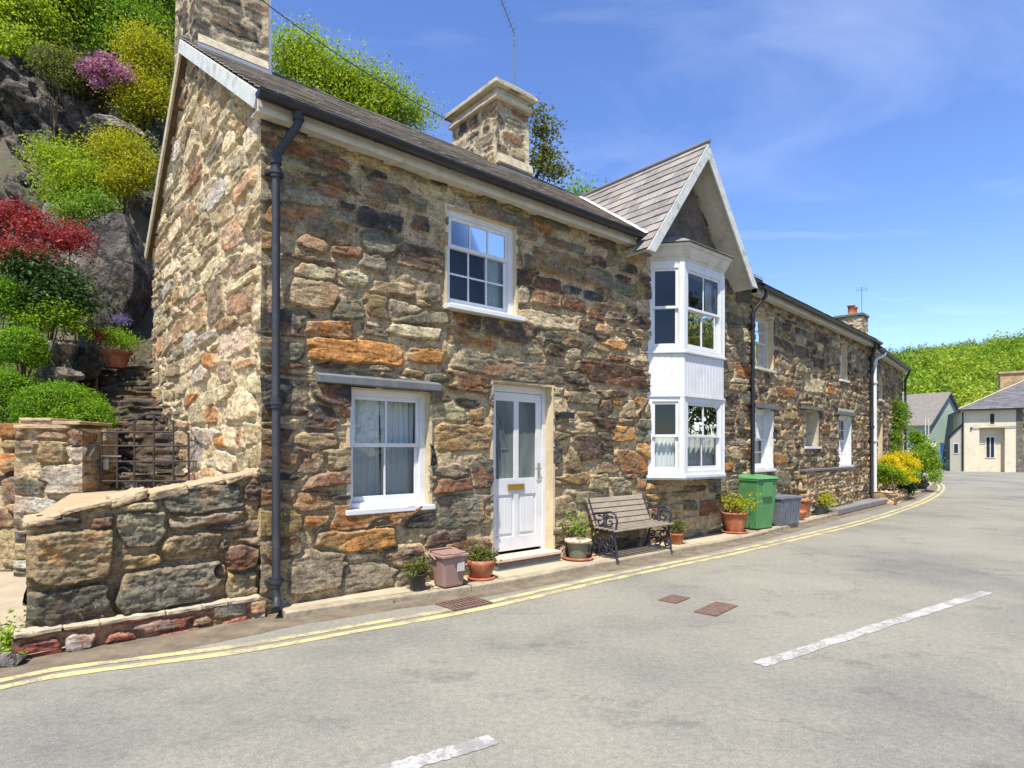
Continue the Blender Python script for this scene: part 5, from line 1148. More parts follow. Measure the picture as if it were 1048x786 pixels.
# ================================================================== GARDEN PLANTS
def bl(lst, dfac=.8):   # (px, py, rx px, ry px, depth) to ellipsoids
    return [(tuple(atdepth(x, y, d)), (rx * d / F, rx * d / F * dfac, ry * d / F)) for x, y, rx, ry, d in lst]
def gbase(px, d): x = (px - CX) / F * d; return (x, d, float(bankz(np.array(x), np.array(d))) - .05)
plant('box_ball', 'clipped round box ball, middle one of the three at the left edge', 'topiary', gbase(22, 8.2), bl([(21, 360, 24, 23, 8.2)]), 15000, .030, LF['box'], 301, 'clipped box balls', per=8, spread=1.0, shell=7, lump=.05)
plant('box_ball', 'small darker box ball just under the round one, at the left edge', 'topiary', gbase(8, 8.0), bl([(9, 402, 20, 20, 8.0)]), 11000, .030, LF['box'], 302, 'clipped box balls', per=8, spread=1.0, shell=7, lump=.06)
plant('box_mound', 'broad bright green box mound spilling behind the gate pier', 'topiary', gbase(66, 8.1), bl([(62, 420, 42, 27, 8.0), (88, 428, 26, 18, 7.9), (34, 432, 16, 22, 7.8)]), 24000, .030, LF['box'], 303, None, per=8, spread=1.1, shell=6, lump=.12)
plant('box_ball', 'loose green box bush partly out of frame, topmost of the box plants', 'topiary', gbase(0, 8.6), bl([(2, 312, 24, 26, 8.6)]), 9000, .034, LF['box'], 304, 'clipped box balls', per=8, spread=1.3, shell=4, lump=.2)
plant('japanese_maple', 'crimson Japanese maple with layered leaves, left of the big rock', 'tree', gbase(20, 9.3), bl([(8, 222, 22, 14, 9.3), (35, 238, 20, 9, 9.2), (58, 244, 15, 6, 9.3), (10, 256, 26, 8, 9.0), (-20, 235, 24, 26, 9.4), (40, 226, 16, 7, 9.4), (36, 262, 18, 7, 9.0)]), 5200, .058, LF['red'], 305, None, .05, 12, 'crown', spread=1.9, up=1.0, shell=2.0, lump=.4)
plant('maple_sapling', 'small dull crimson maple branch right of the large crimson one', 'tree', gbase(78, 9.8), bl([(78, 243, 13, 10, 9.8), (70, 252, 14, 6, 9.7)]), 1500, .05, LF['red'], 306, None, .015, 4, 'crown', up=1.0)
plant('leafy_shrub', 'dark green large leaved shrub under the crimson maple', 'shrub', gbase(48, 8.9), bl([(35, 285, 26, 20, 9.0), (60, 300, 24, 18, 8.9), (40, 315, 30, 14, 8.8), (75, 312, 14, 10, 8.9)]), 5500, .075, LF['dark'], 307, None, spread=2.0, up=.9)
plant('leafy_shrub', 'light green low shrub right of the clipped box ball, under the dark leaves', 'shrub', gbase(62, 8.8), bl([(60, 322, 18, 8, 8.7), (38, 332, 12, 9, 8.6), (76, 336, 12, 7, 8.8)]), 2600, .045, LF['bright'], 308)
plant('leafy_shrub', 'green shrub with yellowing left side against the foot of the cliff', 'shrub', gbase(72, 12.6), bl([(66, 168, 22, 15, 12.6), (92, 186, 26, 15, 12.4), (64, 196, 18, 10, 12.2), (48, 160, 10, 8, 12.7)]), 10000, .062, LF['lime'], 309, None, .03, 14, spread=3.2, shell=1.8, lump=.6)
plant('golden_shrub', 'orange-yellow topped shrub close to the gable at the foot of the cliff', 'shrub', gbase(128, 12.4), bl([(130, 158, 22, 14, 12.5), (112, 152, 13, 8, 12.6), (142, 178, 13, 17, 12.3), (122, 188, 18, 9, 12.2)]), 10500, .055, LF['yellow'], 310, None, .03, 14, spread=3.4, shell=1.8, lump=.6)
plant('fern_clump', 'light green ferny clump on the bank left of the big upright rock', 'plant', gbase(72, 10.8), bl([(75, 218, 20, 9, 10.8), (98, 208, 16, 8, 11.0)]), 2400, .06, LF['maple'], 311)
plant('rhododendron', 'rhododendron in purple-pink bloom on the cliff top', 'shrub', gbase(115, 15.0), bl([(115, 90, 26, 20, 14.9), (96, 86, 14, 16, 14.9)]), 5000, .10, LF['dark'], 312, None, .04)
ro_ = [o for o in COL.objects if o.name == 'rhododendron'][0]
foliage('blossom', bl([(112, 72, 20, 9, 13.9), (98, 72, 10, 8, 13.9), (128, 80, 10, 6, 13.9), (102, 86, 8, 4, 13.9)]), 2300, .075, LF['purple'], 313, ro_, spread=1.3, shell=3, lump=.5)
plant('heather_mound', 'dull olive rounded heather mound on the cliff top, left one', 'shrub', gbase(60, 14.8), bl([(59, 68, 17, 11, 14.4)]), 3600, .07, LF['olive'], 314, 'heather mounds on the cliff top', shell=5)
plant('heather_mound', 'brownish heather mound on the cliff top beside the purple blossom', 'shrub', gbase(80, 14.8), bl([(80, 80, 14, 15, 14.3)]), 3600, .07, LF['olive'], 315, 'heather mounds on the cliff top', shell=5)
plant('yellow_tree', 'yellow-green small leaved tree against the gable edge above the cliff', 'tree', gbase(150, 14.6), bl([(150, 60, 22, 24, 14.6), (142, 92, 20, 22, 14.5), (158, 105, 18, 26, 14.4), (140, 112, 14, 10, 14.3), (165, 75, 14, 20, 14.7)]), 24000, .062, LF['yellow'], 316, None, .06, 14, 'crown', spread=3.2, shell=1.7, lump=.55)
plant('broadleaf_tree', 'large bright green tree filling the top left corner', 'tree', gbase(20, 18), bl([(10, 20, 55, 34, 18), (-30, 55, 40, 30, 17.5), (15, 55, 30, 22, 17), (40, -10, 50, 30, 19), (-5, -30, 50, 40, 19)]), 42000, .11, LF['lime'], 317, 'trees above the cliff', .16, 18, 'crown', spread=2.8, shell=1.8, lump=.5)
plant('broadleaf_tree', 'light green spreading tree behind the purple rhododendron', 'tree', gbase(110, 20), bl([(105, 18, 42, 26, 20), (140, 30, 30, 22, 20), (80, 0, 36, 30, 21), (150, -10, 40, 34, 21), (120, 50, 26, 16, 19.5)]), 36000, .11, LF['maple'], 318, 'trees above the cliff', .16, 18, 'crown', spread=3.0, shell=1.7, lump=.5)
plant('broadleaf_tree', 'dark shaded tree behind the two bright green ones, top left', 'tree', gbase(62, 23), bl([(60, 40, 50, 36, 23), (20, 60, 40, 30, 23), (150, 30, 60, 50, 25)]), 26000, .15, LF['dark'], 319, 'trees above the cliff', .18, 10, 'crown')
plant('broadleaf_tree', 'bright green tree showing above the ridge between the two chimneys', 'tree', (-4.2, 16.5, 5.2), bl([(300, 72, 26, 26, 15.5), (345, 86, 34, 22, 15.5), (385, 102, 34, 18, 16), (418, 118, 20, 12, 16), (320, 62, 16, 14, 15.5), (290, 48, 9, 8, 15.5), (312, 44, 11, 9, 15.6), (350, 120, 60, 30, 16)]), 34000, .085, LF['lime'], 320, None, .16, 18, 'crown', spread=3.2, shell=1.7, lump=.6)
plant('broadleaf_tree', 'tip of a bright green tree showing over the roof near the cross gable', 'tree', (1.9, 19, 5), bl([(592, 197, 12, 8, 17.5), (600, 210, 16, 12, 17.5)]), 900, .10, LF['bright'], 321, None, .10, 4, 'crown')
cl = plant('climbing_plant', 'olive creeper hanging over the right side of the stepped chimney', 'creeper', tuple(atdepth(548, 178, 11.75)), bl([(549, 117, 8, 9, 11.6), (556, 138, 12, 14, 11.7), (560, 160, 13, 13, 11.7), (566, 176, 13, 9, 11.7), (576, 174, 6, 5, 11.7), (550, 172, 8, 16, 11.6)], .6), 1900, .075, LF['olive'], 322, None, .03, 12, spread=1.7, shell=1.6)
plant('flower_clump', 'small lavender-blue flowers at the foot of the big upright rock', 'flowers', gbase(122, 10.2), bl([(122, 328, 9, 4, 10.1)]), 450, .025, LF['blue'], 323)
plant('trailing_plant', 'trailing plant with dark red blooms left of the terracotta bowl', 'flowers', gbase(97, 9.3), bl([(98, 345, 9, 8, 9.4)]), 700, .03, LF['red'], 324)
b_ = atdepth(119, 366, 9.75)
pot_root = empty('plant_pot', b_ - Vector((0, 0, .14)), 'wide orange terracotta bowl of green trailing plants at the head of the steps', 'plant pot')
m = MB(); m.lathe(b_ - Vector((0, 0, .17)), [(.13, 0), (.20, .22), (.235, .24), (.235, .28), (.205, .28), (.19, .24)], None, 24); m.build('pot', TERRA, pot_root)
foliage('foliage', bl([(119, 348, 18, 8, 9.75), (107, 345, 9, 8, 9.6), (130, 352, 10, 5, 9.6)]), 2400, .035, LF['bright'], 325, pot_root)
m = MB(); fx = Frame(atdepth(86, 350, 9.0), d=(1, .2, 0)); z_ = atdepth(86, 350, 9.0).z; m.box(fx, -.06, .06, -.05, .05, z_ - .18, z_ + .16); m.box(fx, -.08, .08, -.07, .07, z_ + .16, z_ + .19)
o = m.build('garden_lantern', BLACK, None, bevel=.01); setp(o, 'small black box lantern beside the plants at the head of the steps', 'lantern')
plant('weed', 'bright green weed at the left foot of the reddish ledge', 'weed', ground(10, 666), bl([(12, 655, 9, 8, 4.55)]), 420, .045, LF['bright'], 326, up=1.2)

# ================================================================== THINGS ON THE PAVEMENT
def pot(kind, label, cat, loc, prof, mat, leaves_=None, n=700, size=.03, lmat='bright', seed=1, saucer=None, soil=None, rim=None, group=None, cath=None):
    root = empty(kind, loc, label, cat, group); b = Vector(loc); z0 = 0
    if saucer:
        m = MB(); m.lathe(b, [(saucer * .85, 0), (saucer, .012), (saucer, .035), (saucer * .93, .035), (saucer * .86, .014)], None, 28); m.build('saucer', TERRA, root); z0 = .016
    m = MB(); m.lathe(b + Vector((0, 0, z0)), prof, None, 28); m.build('pot', mat, root)
    if rim:
        m = MB(); m.lathe(b + Vector((0, 0, z0)), rim, None, 28); m.build('rim', PALE, root)
    if soil: m = MB(); m.lathe(b + Vector((0, 0, z0)), [(soil[0], soil[1] - .01), (soil[0] * .5, soil[1] + .004), (0.001, soil[1] + .008)], None, 20); m.build('soil', SOIL, root)
    if leaves_: foliage('foliage', [((b.x + x, b.y + y, b.z + z), r) for (x, y, z, r) in leaves_], n, size, LF[lmat], seed, root, per=8, spread=1.4)
    return root
PZ = PAVZ + .004
def onp(px, py, z=PZ): v = ground(px, py, z); return (v.x, v.y, z)
v = Vector(onp(426, 605)) ; v += Vector((0, .08, 0))
pot('plant_pot', 'small black plastic pot of pale grasses, leftmost on the pavement', 'plant pot', v, [(.075, 0), (.10, .15), (.108, .15), (.108, .175), (.095, .175), (.09, .15)], DARKP, [(0, 0, .22, (.07, .07, .05))], 500, .04, 'olive', 401, soil=(.093, .155))
# taupe lidded caddy
v = Vector(onp(463, 601)); v += FA.n * -.10 + FA.u * .02; cad = empty('waste_caddy', v, 'taupe brown lidded kitchen waste caddy near the doorstep', 'bin'); fc = Frame(v, d=FA.u)
m = MB(); w0, w1, d0_, d1_, hh = .125, .155, .105, .13, .33
P = [fc.pt(sx * w0, sy * d0_, PZ) for sx, sy in ((-1, -1), (1, -1), (1, 1), (-1, 1))] + [fc.pt(sx * w1, sy * d1_, PZ + hh) for sx, sy in ((-1, -1), (1, -1), (1, 1), (-1, 1))]
m.add(P, [(0, 1, 2, 3), (4, 7, 6, 5), (0, 4, 5, 1), (1, 5, 6, 2), (2, 6, 7, 3), (3, 7, 4, 0)]); m.build('bin_body', TAUPE, cad, bevel=.025)
m = MB(); m.box(fc, -.172, .172, -.147, .147, PZ + hh - .01, PZ + hh + .025); m.box(fc, -.15, .15, -.125, .125, PZ + hh + .025, PZ + hh + .045); m.box(fc, -.05, .05, .10, .165, PZ + hh + .0, PZ + hh + .05); m.build('lid', TAUPE, cad, bevel=.012)
m = MB(); m.tube([fc.pt(-.17, 0, PZ + hh - .03), fc.pt(-.19, -.10, PZ + hh + .03), fc.pt(-.14, -.165, PZ + hh + .05), fc.pt(.14, -.165, PZ + hh + .05), fc.pt(.19, -.10, PZ + hh + .03), fc.pt(.17, 0, PZ + hh - .03)], .009, None, 8); m.build('handle', TAUPE, cad)
m = MB(); m.box(fc, .02, .11, .128, .1435, PZ + .17, PZ + .26); m.build('badge', plain('pale_badge', lin((190, 185, 180)), .5, .05, 5, bmp=0), cad)
v = Vector(onp(498, 594)) + FA.n * -.10
pot('plant_pot', 'terracotta pot with embossed pattern left of the doorstep', 'plant pot', v, [(.10, 0), (.115, .01), (.15, .13), (.165, .17), (.165, .21), (.145, .21), (.135, .17)], TERRA, [(-.03, 0, .26, (.12, .10, .07)), (.05, 0, .25, (.08, .08, .06))], 1100, .035, 'olive', 402, saucer=.16, soil=(.14, .18))
v = Vector(onp(597, 573)) + FA.n * -.10
pot('plant_pot', 'sage green pot with pale rim on a red saucer, left of the bench', 'plant pot', v, [(.12, 0), (.15, .22)], SAGE, [(.0, 0, .42, (.05, .05, .09)), (-.02, 0, .34, (.03, .03, .06))], 110, .065, 'bright', 403, saucer=.215, rim=[(.15, .215), (.185, .215), (.185, .255), (.15, .255)], soil=(.15, .23))
v = Vector(onp(697, 557)) + FA.n * -.08
pot('plant_pot', 'small terracotta pot of straggly plant right of the bench', 'plant pot', v, [(.085, 0), (.115, .14), (.125, .14), (.125, .165), (.11, .165)], TERRA, [(.0, 0, .26, (.10, .10, .10))], 500, .04, 'olive', 404, soil=(.105, .15))
v = Vector(onp(753, 545)) + FA.n * -.02
pot('plant_pot', 'red-brown terracotta planter of sprawling shoots beside the green bin', 'plant pot', v, [(.14, 0), (.20, .20), (.205, .31), (.225, .31), (.225, .35), (.20, .35), (.19, .32)], TERRA, [(0, 0, .48, (.26, .22, .16)), (-.15, 0, .55, (.12, .1, .2)), (.16, -.02, .52, (.16, .1, .14))], 420, .06, 'yellow', 405, saucer=.24, soil=(.19, .33))
# wheelie bin
v = Vector(onp(773, 541)); v += FA.n * .0 + FA.u * .02
wb = empty('wheelie_bin', v, 'green two wheeled bin standing by the dark downpipe', 'bin'); fb = Frame(v, d=(FA.u * 1 + FA.n * .12)); fb.n = Vector((fb.u.y, -fb.u.x, 0))
m = MB(); B0 = [(-.26, -.34), (.26, -.34), (.24, .18), (-.24, .18)]; B1 = [(-.31, -.40), (.31, -.40), (.31, .25), (-.31, .25)]
P = [fb.pt(x, y, PZ + .02) for x, y in B0] + [fb.pt(x, y, PZ + .93) for x, y in B1]
m.add(P, [(0, 1, 2, 3), (4, 7, 6, 5), (0, 4, 5, 1), (1, 5, 6, 2), (2, 6, 7, 3), (3, 7, 4, 0)]); m.box(fb, -.325, .325, -.41, .265, PZ + .90, PZ + .935)
m.box(fb, -.14, .14, .21, .262, PZ + .60, PZ + .90); m.build('bin_body', GREENP, wb, bevel=.02)
m = MB(); P = [fb.pt(x, y, z) for x, y, z in ((-.335, -.40, PZ + .94), (.335, -.40, PZ + .94), (.335, .29, PZ + .94), (-.335, .29, PZ + .94), (-.30, -.36, PZ + 1.03), (.30, -.36, PZ + 1.03), (.28, .22, PZ + .985), (-.28, .22, PZ + .985))]
m.add(P, [(0, 1, 2, 3), (4, 7, 6, 5), (0, 4, 5, 1), (1, 5, 6, 2), (2, 6, 7, 3), (3, 7, 4, 0)]); m.build('lid', GREENP, wb, bevel=.015)
m = MB(); m.tube([fb.pt(-.24, -.46, PZ + .97), fb.pt(.24, -.46, PZ + .97)], .016, None, 8); m.box(fb, -.24, -.2, -.46, -.39, PZ + .93, PZ + .99); m.box(fb, .2, .24, -.46, -.39, PZ + .93, PZ + .99); m.build('handle', GREENP, wb)
for s_ in (-1, 1): m = MB(); m.tube([fb.pt(s_ * .25, -.36, PZ + .10), fb.pt(s_ * .30, -.36, PZ + .10)], .10, None, 20); m.build('wheel', DARKP, wb)
m = MB(); m.prism([fb.pt(.288, -.06, PZ + .56), fb.pt(.288, .04, PZ + .56), fb.pt(.305, .04, PZ + .76), fb.pt(.305, -.06, PZ + .76)], fb.u * .01); m.build('number_label', plain('worn_label_white', lin((205, 214, 205)), .6, .1, 30, dirt=lin((90, 150, 96)), dirt_amt=.9, bmp=0), wb)
# grey crate
v = Vector(onp(800, 537)); v += FA.n * -.02 + FA.u * .06; gc = empty('recycling_crate', v, 'grey lidded recycling crate right of the green bin', 'crate'); f2 = Frame(v, d=(FA.u * 1 + FA.n * .05))
m = MB(); P = [f2.pt(x, y, PZ + .01) for x, y in ((-.33, -.22), (.33, -.22), (.33, .16), (-.33, .16))] + [f2.pt(x, y, PZ + .52) for x, y in ((-.38, -.26), (.38, -.26), (.38, .20), (-.38, .20))]
m.add(P, [(0, 1, 2, 3), (4, 7, 6, 5), (0, 4, 5, 1), (1, 5, 6, 2), (2, 6, 7, 3), (3, 7, 4, 0)])
for k in range(7):
    x = -.3 + .1 * k; m.prism([f2.pt(x - .008, .165 + .03 * .2, PZ + .04), f2.pt(x + .008, .165 + .03 * .2, PZ + .04), f2.pt(x + .008, .205, PZ + .48), f2.pt(x - .008, .205, PZ + .48)], f2.n * .012)
m.build('crate_body', GREYP, gc, bevel=.008)
m = MB(); m.box(f2, -.40, .40, -.28, .22, PZ + .52, PZ + .555); m.box(f2, -.34, .34, -.22, .16, PZ + .555, PZ + .57); m.build('lid', GREYP, gc, bevel=.008)
for px_, py_, s_, lab, sd_ in ((822, 530, 1.0, 'square orange terracotta planter beside the grey crate', 1), (818, 532, .62, 'small orange pot in front of the square orange planter', 2)):
    v = Vector(onp(px_ + (6 if sd_ == 1 else -2), py_)) + FB.n * (-.18 if sd_ == 1 else -.02); ro3 = empty('plant_pot', v, lab, 'plant pot')
    m = MB()
    if sd_ == 1:
        f3 = Frame(v, d=FB.u); P = [f3.pt(x, y, PZ) for x, y in ((-.17, -.13), (.17, -.13), (.17, .13), (-.17, .13))] + [f3.pt(x, y, PZ + .36) for x, y in ((-.21, -.17), (.21, -.17), (.21, .17), (-.21, .17))]
        m.add(P, [(0, 1, 2, 3), (0, 4, 5, 1), (1, 5, 6, 2), (2, 6, 7, 3), (3, 7, 4, 0)]); m.box(f3, -.225, .225, -.185, .185, PZ + .35, PZ + .39)
        m.build('pot', TERRA, ro3, bevel=.01)
    else:
        m.lathe(v, [(.12, 0), (.19, .15), (.20, .20), (.17, .20), (.15, .17)], None, 24); m.build('pot', TERRA, ro3); m = MB(); m.lathe(v, [(.17, .17), (.001, .18)], None, 20); m.build('soil', SOIL, ro3)
v = Vector(onp(843, 526)) + FB.n * -.12; tr = empty('plant_trough', v, 'low dark trough of yellow-green plants on the pavement before the low stone plinth', 'planter'); f4 = Frame(v, d=FB.u)
m = MB(); m.box(f4, -.38, .38, -.12, .12, PZ, PZ + .20); m.box(f4, -.40, .40, -.14, .14, PZ + .17, PZ + .21); m.build('trough', DARKP, tr, bevel=.01)
foliage('foliage', [((v.x, v.y, PZ + .30), (.32, .22, .13)), ((v.x + .15, v.y + .2, PZ + .34), (.2, .15, .16))], 1800, .045, LF['yellow'], 411, tr)

# bench
BU0, BU1 = 4.40, 5.70; bz = PZ - .03
be = empty('park_bench', FA.pt(4.94, .33, bz), 'slatted wooden bench with scrolled black iron ends beside the front door', 'bench')
m = MB()
for k in range(5): n0 = .18 + .086 * k; z = bz + .415 - .002 * k * k * .5; m.prism([FA.pt(BU0, n0, z), FA.pt(BU0, n0 + .072, z + .01), FA.pt(BU0, n0 + .072, z + .036), FA.pt(BU0, n0, z + .026)], FA.u * (BU1 - BU0))
m.build('seat', WOODG, be, bevel=.005)
m = MB()
for k in range(5):
    z = bz + .455 + .076 * k; n0 = .195 - .032 * k; m.prism([FA.pt(BU0, n0, z), FA.pt(BU0, n0 - .022, z + .066), FA.pt(BU0, n0 - .045, z + .060), FA.pt(BU0, n0 - .023, z - .006)], FA.u * (BU1 - BU0))
m.build('backrest', WOODG, be, bevel=.005)
for u in (BU0 + .035, BU1 - .035):
    m = MB(); T = lambda pts, r=.013: m.tube([FA.pt(u, n, bz + z) for n, z in pts], r, None, 8)
    T([(.60, .0), (.565, .03), (.55, .18), (.52, .30), (.545, .42)], .017)             # front leg
    T([(.06, .0), (.09, .03), (.16, .20), (.20, .38), (.155, .55), (.045, .82)], .017)   # rear leg and back post
    T([(.20, .39), (.35, .375), (.545, .42)], .015); T([(.54, .42), (.565, .55), (.53, .64), (.45, .665), (.30, .64), (.14, .62)], .015)
    def spiral(cn, cz, r0, t0, dr, turns, rr_=.013):
        T([(cn + r0 * (1 - i / 26) * math.cos(t0 + dr * turns * 6.283 * i / 24), cz + r0 * (1 - i / 26) * math.sin(t0 + dr * turns * 6.283 * i / 24)) for i in range(24)], rr_)
    for (cn, cz, r0, t0, dr) in ((.44, .52, .09, 1, 1), (.27, .52, .085, 2, -1), (.36, .60, .045, 0, 1), (.34, .46, .05, 3, -1), (.42, .26, .09, 1.5, -1), (.24, .26, .085, 1.5, 1), (.33, .14, .07, 4, 1), (.50, .12, .05, 2, 1), (.14, .12, .04, 1, -1)): spiral(cn, cz, r0, t0, dr, 1.3)
    T([(.16, .20), (.33, .30), (.52, .30)], .011); T([(.12, .12), (.33, .20), (.55, .12)], .010)
    m.build('end_frame', BENCHI, be)
m = MB(); m.tube([FA.pt(BU0, .33, bz + .20), FA.pt(BU1, .33, bz + .20)], .010, None, 6); m.build('stretcher', BENCHI, be)

# drain grate and iron covers in the road
RUST = plain('rusty_cast_iron', lin((112, 88, 76)), .8, .2, 20, dirt=lin((74, 60, 54)), dirt_amt=.6, bmp=.6, bscale=80)
def cover(label, kind, px, py, w, l, bars=0, rot=0.0):
    c = ground(px, py, .006); fr = Frame(c, d=(FA.u * math.cos(rot) + FA.n * math.sin(rot))); m = MB(); t = .022
    if bars:
        m.box(fr, -l / 2, l / 2, -w / 2, -w / 2 + t, .004, .016); m.box(fr, -l / 2, l / 2, w / 2 - t, w / 2, .004, .016)
        m.box(fr, -l / 2, -l / 2 + t, -w / 2, w / 2, .004, .0155); m.box(fr, l / 2 - t, l / 2, -w / 2, w / 2, .004, .0155)
        for i in range(1, bars): x = -l / 2 + l * i / bars; m.box(fr, x - .012, x + .012, -w / 2 + t, w / 2 - t, .004, .014)
        m.box(fr, -l / 2 + t, l / 2 - t, -.012, .012, .004, .0145)
        o = m.build(kind, RUST, None); setp(o, label, 'drain')
        m = MB(); m.box(fr, -l / 2 + .005, l / 2 - .005, -w / 2 + .005, w / 2 - .005, .0045, .0075); m.build('drain_hole', SOIL, o)
    else:
        m.box(fr, -l / 2, l / 2, -w / 2, w / 2, .002, .012)
        for i in range(5):
            for j in range(4): x = -l / 2 + l * (i + .5) / 5; y = -w / 2 + w * (j + .5) / 4; m.box(fr, x - l * .035, x + l * .035, y - w * .05, y + w * .05, .012, .015)
        o = m.build(kind, RUST, None); setp(o, label, 'cover')
cover('rusty barred drain grating in the gutter between the caddy and the yellow lines', 'drain_grating', 475, 617.5, .34, .46, 9)
cover('small round-cornered rusty cover in the road, left of the longer one', 'manhole_cover', 690, 613, .20, .30, rot=-.12)
cover('longer rusty rectangular cover in the road in front of the bench', 'manhole_cover', 733, 623, .22, .50, rot=-.12)
# overhead wire
wr_ = MB(); p0 = atdepth(472, 130, 11.7); p1 = atdepth(270, -8, 7.6); p2 = p1 + (p1 - p0) * .8 + Vector((0, 0, .4))
pts = [p0.lerp(p2, i / 24) - Vector((0, 0, .35 * math.sin(math.pi * i / 24))) for i in range(25)]
wr_.tube(pts, .007, None, 5); setp(wr_.build('overhead_wire', BLACK), 'thin black wire running from the stepped chimney up to the left', 'wire')

# ================================================================== PLANTING BY THE FAR COTTAGE
def onB(fr, px, py, off): t, z, y = fr.at(px, py, off=off); return fr.pt(t, off, 0)
bsh = onB(FC, 917, 500, .75)
def bw(lst, dfac=.8): return bl(lst, dfac)
plant('golden_shrub', 'yellow topped shrub before the far cottage, right of the white downpipe', 'shrub', tuple(bsh), bw([(908, 478, 12, 11, 18.3), (922, 474, 14, 12, 18.9), (932, 478, 8, 9, 19.0), (914, 488, 17, 11, 18.2), (930, 488, 8, 8, 18.8)]), 7500, .065, LF['gold'], 420, None, .015, 6, spread=1.1)
gs_ = [o for o in COL.objects if o.name.startswith('golden_shrub')][-1]
foliage('lower_foliage', bw([(912, 490, 16, 9, 18.0), (930, 488, 10, 8, 18.4), (904, 484, 8, 9, 17.9)]), 4200, .065, LF['bright'], 421, gs_, spread=1.0)
plant('climbing_plant', 'green creeper climbing the wall of the far cottage', 'creeper', tuple(onB(FC, 918, 495, .1)), bw([(918, 418, 7, 12, 20.4), (920, 435, 8, 14, 20.4), (917, 452, 7, 12, 20.2), (924, 425, 6, 14, 20.8), (914, 465, 6, 10, 20)], .5), 3200, .075, LF['maple'], 422, None, .03, 6, spread=1.0)
plant('leafy_shrub', 'tall green shrub at the end of the far cottage, by the bend', 'shrub', tuple(onB(FC, 943, 500, .4)), bw([(940, 455, 9, 11, 22.5), (948, 468, 12, 14, 22), (938, 475, 12, 14, 21.4), (952, 480, 10, 12, 22), (936, 448, 6, 8, 22.5), (955, 490, 6, 7, 21.5)]), 9000, .075, LF['bright'], 423, None, .03, 8, spread=1.1)
plant('leafy_shrub', 'small dark green bush at the pavement edge below the yellow shrub', 'shrub', tuple(onB(FC, 928, 511, .5)), bw([(928, 501, 8, 9, 18.9)]), 2200, .06, LF['dark'], 424, spread=1.0)
bed = empty('planting_bed', onB(FC, 900, 505, .3), 'low pinkish stone edging of the planting bed below the yellow shrub', 'bed edging')
fbd = Frame(FC.pt(-.15, 0, 0), d=FC.u)
stone_obj('edging', stone_box(fbd, 0, 2.4, .1, .62, 0, .30, .03, 171, sides='flrt', pal='XXPRW', hr=(.1, .16), wr=(.2, .4)), bed)
boulder('boulder', 'pale stone block between the yellow shrub and the bend', 'boulder', tuple(onB(FC, 943, 500, .45) + Vector((0, 0, .25))), (.35, .35, .35), 53, ROCKP, 4, .15)

# ================================================================== HOUSES ACROSS THE BEND
CREAMR = plain('cream_render_wall', lin((208, 198, 172)), .9, .06, .8, dirt=lin((174, 164, 138)), dirt_amt=.6, bmp=.4, bscale=12, bdist=.01)
GREENC = plain('green_corrugated_sheet', lin((158, 178, 166)), .7, .12, .7, dirt=lin((178, 186, 172)), dirt_amt=.5, bmp=.2)
GREYR = plain('grey_render', lin((178, 172, 156)), .9, .1, .8, dirt=lin((140, 134, 120)), dirt_amt=.5, bmp=.3)
BLUED = plain('blue_door_paint', lin((52, 112, 196)), .5, .1, 2, bmp=.1)
DSTONE = plain('dark_rubble', lin((112, 104, 96)), .95, .35, 3, dirt=lin((64, 58, 54)), dirt_amt=.8, bmp=1, bscale=5, bdist=.06)
pA = Vector((31.9, 42.2, 0)); pB = Vector((34.35, 40.75, 0)); FH = Frame(pA, d=(pB - pA)); LH = (pB - pA).length
ch = empty('cream_house', pA, 'cream rendered house with slate roof at the right edge', 'house')
m = MB(); E_ = 4.3; rx0, rx1, rz1 = .86, 2.25, 3.05
for (a0, a1, z0, z1) in ((0, rx0, 0, E_), (rx1, LH, 0, E_), (rx0, rx1, rz1, E_)): m.box(FH, a0, a1, -.5, 0, z0, z1)
m.box(FH, rx0 + .003, rx1 - .003, -.9, -.5, 0, rz1)
m.box(FH, 0, LH, -6, -.9, 0, E_ - .003)
m.build('wall', CREAMR, ch)
m = MB(); m.box(FH, LH, LH + .35, -6, .02, 0, E_ - .02); m.build('side_wall', DSTONE, ch)
m = MB(); m.box(FH, LH + .35, LH + 7, -.6, -.2, 0, 1.4); m.build('yard_wall', DSTONE, ch)
w = MB(); w.box(FH, 1.25, 1.80, -.5, -.46, .95, 2.45); wo_ = w.build('window', WHITE, ch)
w = MB(); w.box(FH, 1.31, 1.50, -.46, -.455, 1.0, 2.40); w.box(FH, 1.55, 1.74, -.46, -.455, 1.0, 2.40); w.build('pane', plain('dark_far_pane', (.03, .035, .04), .1, .1, 3, bmp=0), wo_)
w = MB(); w.box(FH, 1.38, 1.75, 0, .02, 3.25, 4.1); wo_ = w.build('window', CREAMR, ch); w = MB(); w.box(FH, 1.45, 1.68, .02, .025, 3.32, 4.02); w.build('pane', MATS['dark_far_pane'], wo_)
w = MB(); w.tube([FH.pt(.4, .05, 3.02), FH.pt(LH, .05, 3.12)], .018, None, 6); w.lathe(FH.pt(.4, .05, 2.98), [(.06, 0), (.06, .12)], None, 8); w.build('cable', BLACK, ch)
m = MB(); rn_, rz_, ra_ = -5.4, 6.85, 4.6
S = FH.n * (rn_ - .3) + Vector((0, 0, rz_ - (E_ + .05))); Ls = S.length; S = S / Ls; Nn = FH.u.cross(S); Nn = Nn if Nn.z > 0 else -Nn
def hip(a, s): return a > s / Ls * (ra_ + .35) - .05
slates(m, FH.pt(-.35, .3, E_ + .05), FH.u, S, Nn, LH + 9, Ls, .3, .45, hip, random.Random(4))
m.prism([FH.pt(-.3, .28, E_ + .03), FH.pt(ra_, rn_, rz_ - .02), FH.pt(LH + 7.6, rn_, rz_ - .02), FH.pt(LH + 7.6, .28, E_ + .03)], (0, 0, -.06))
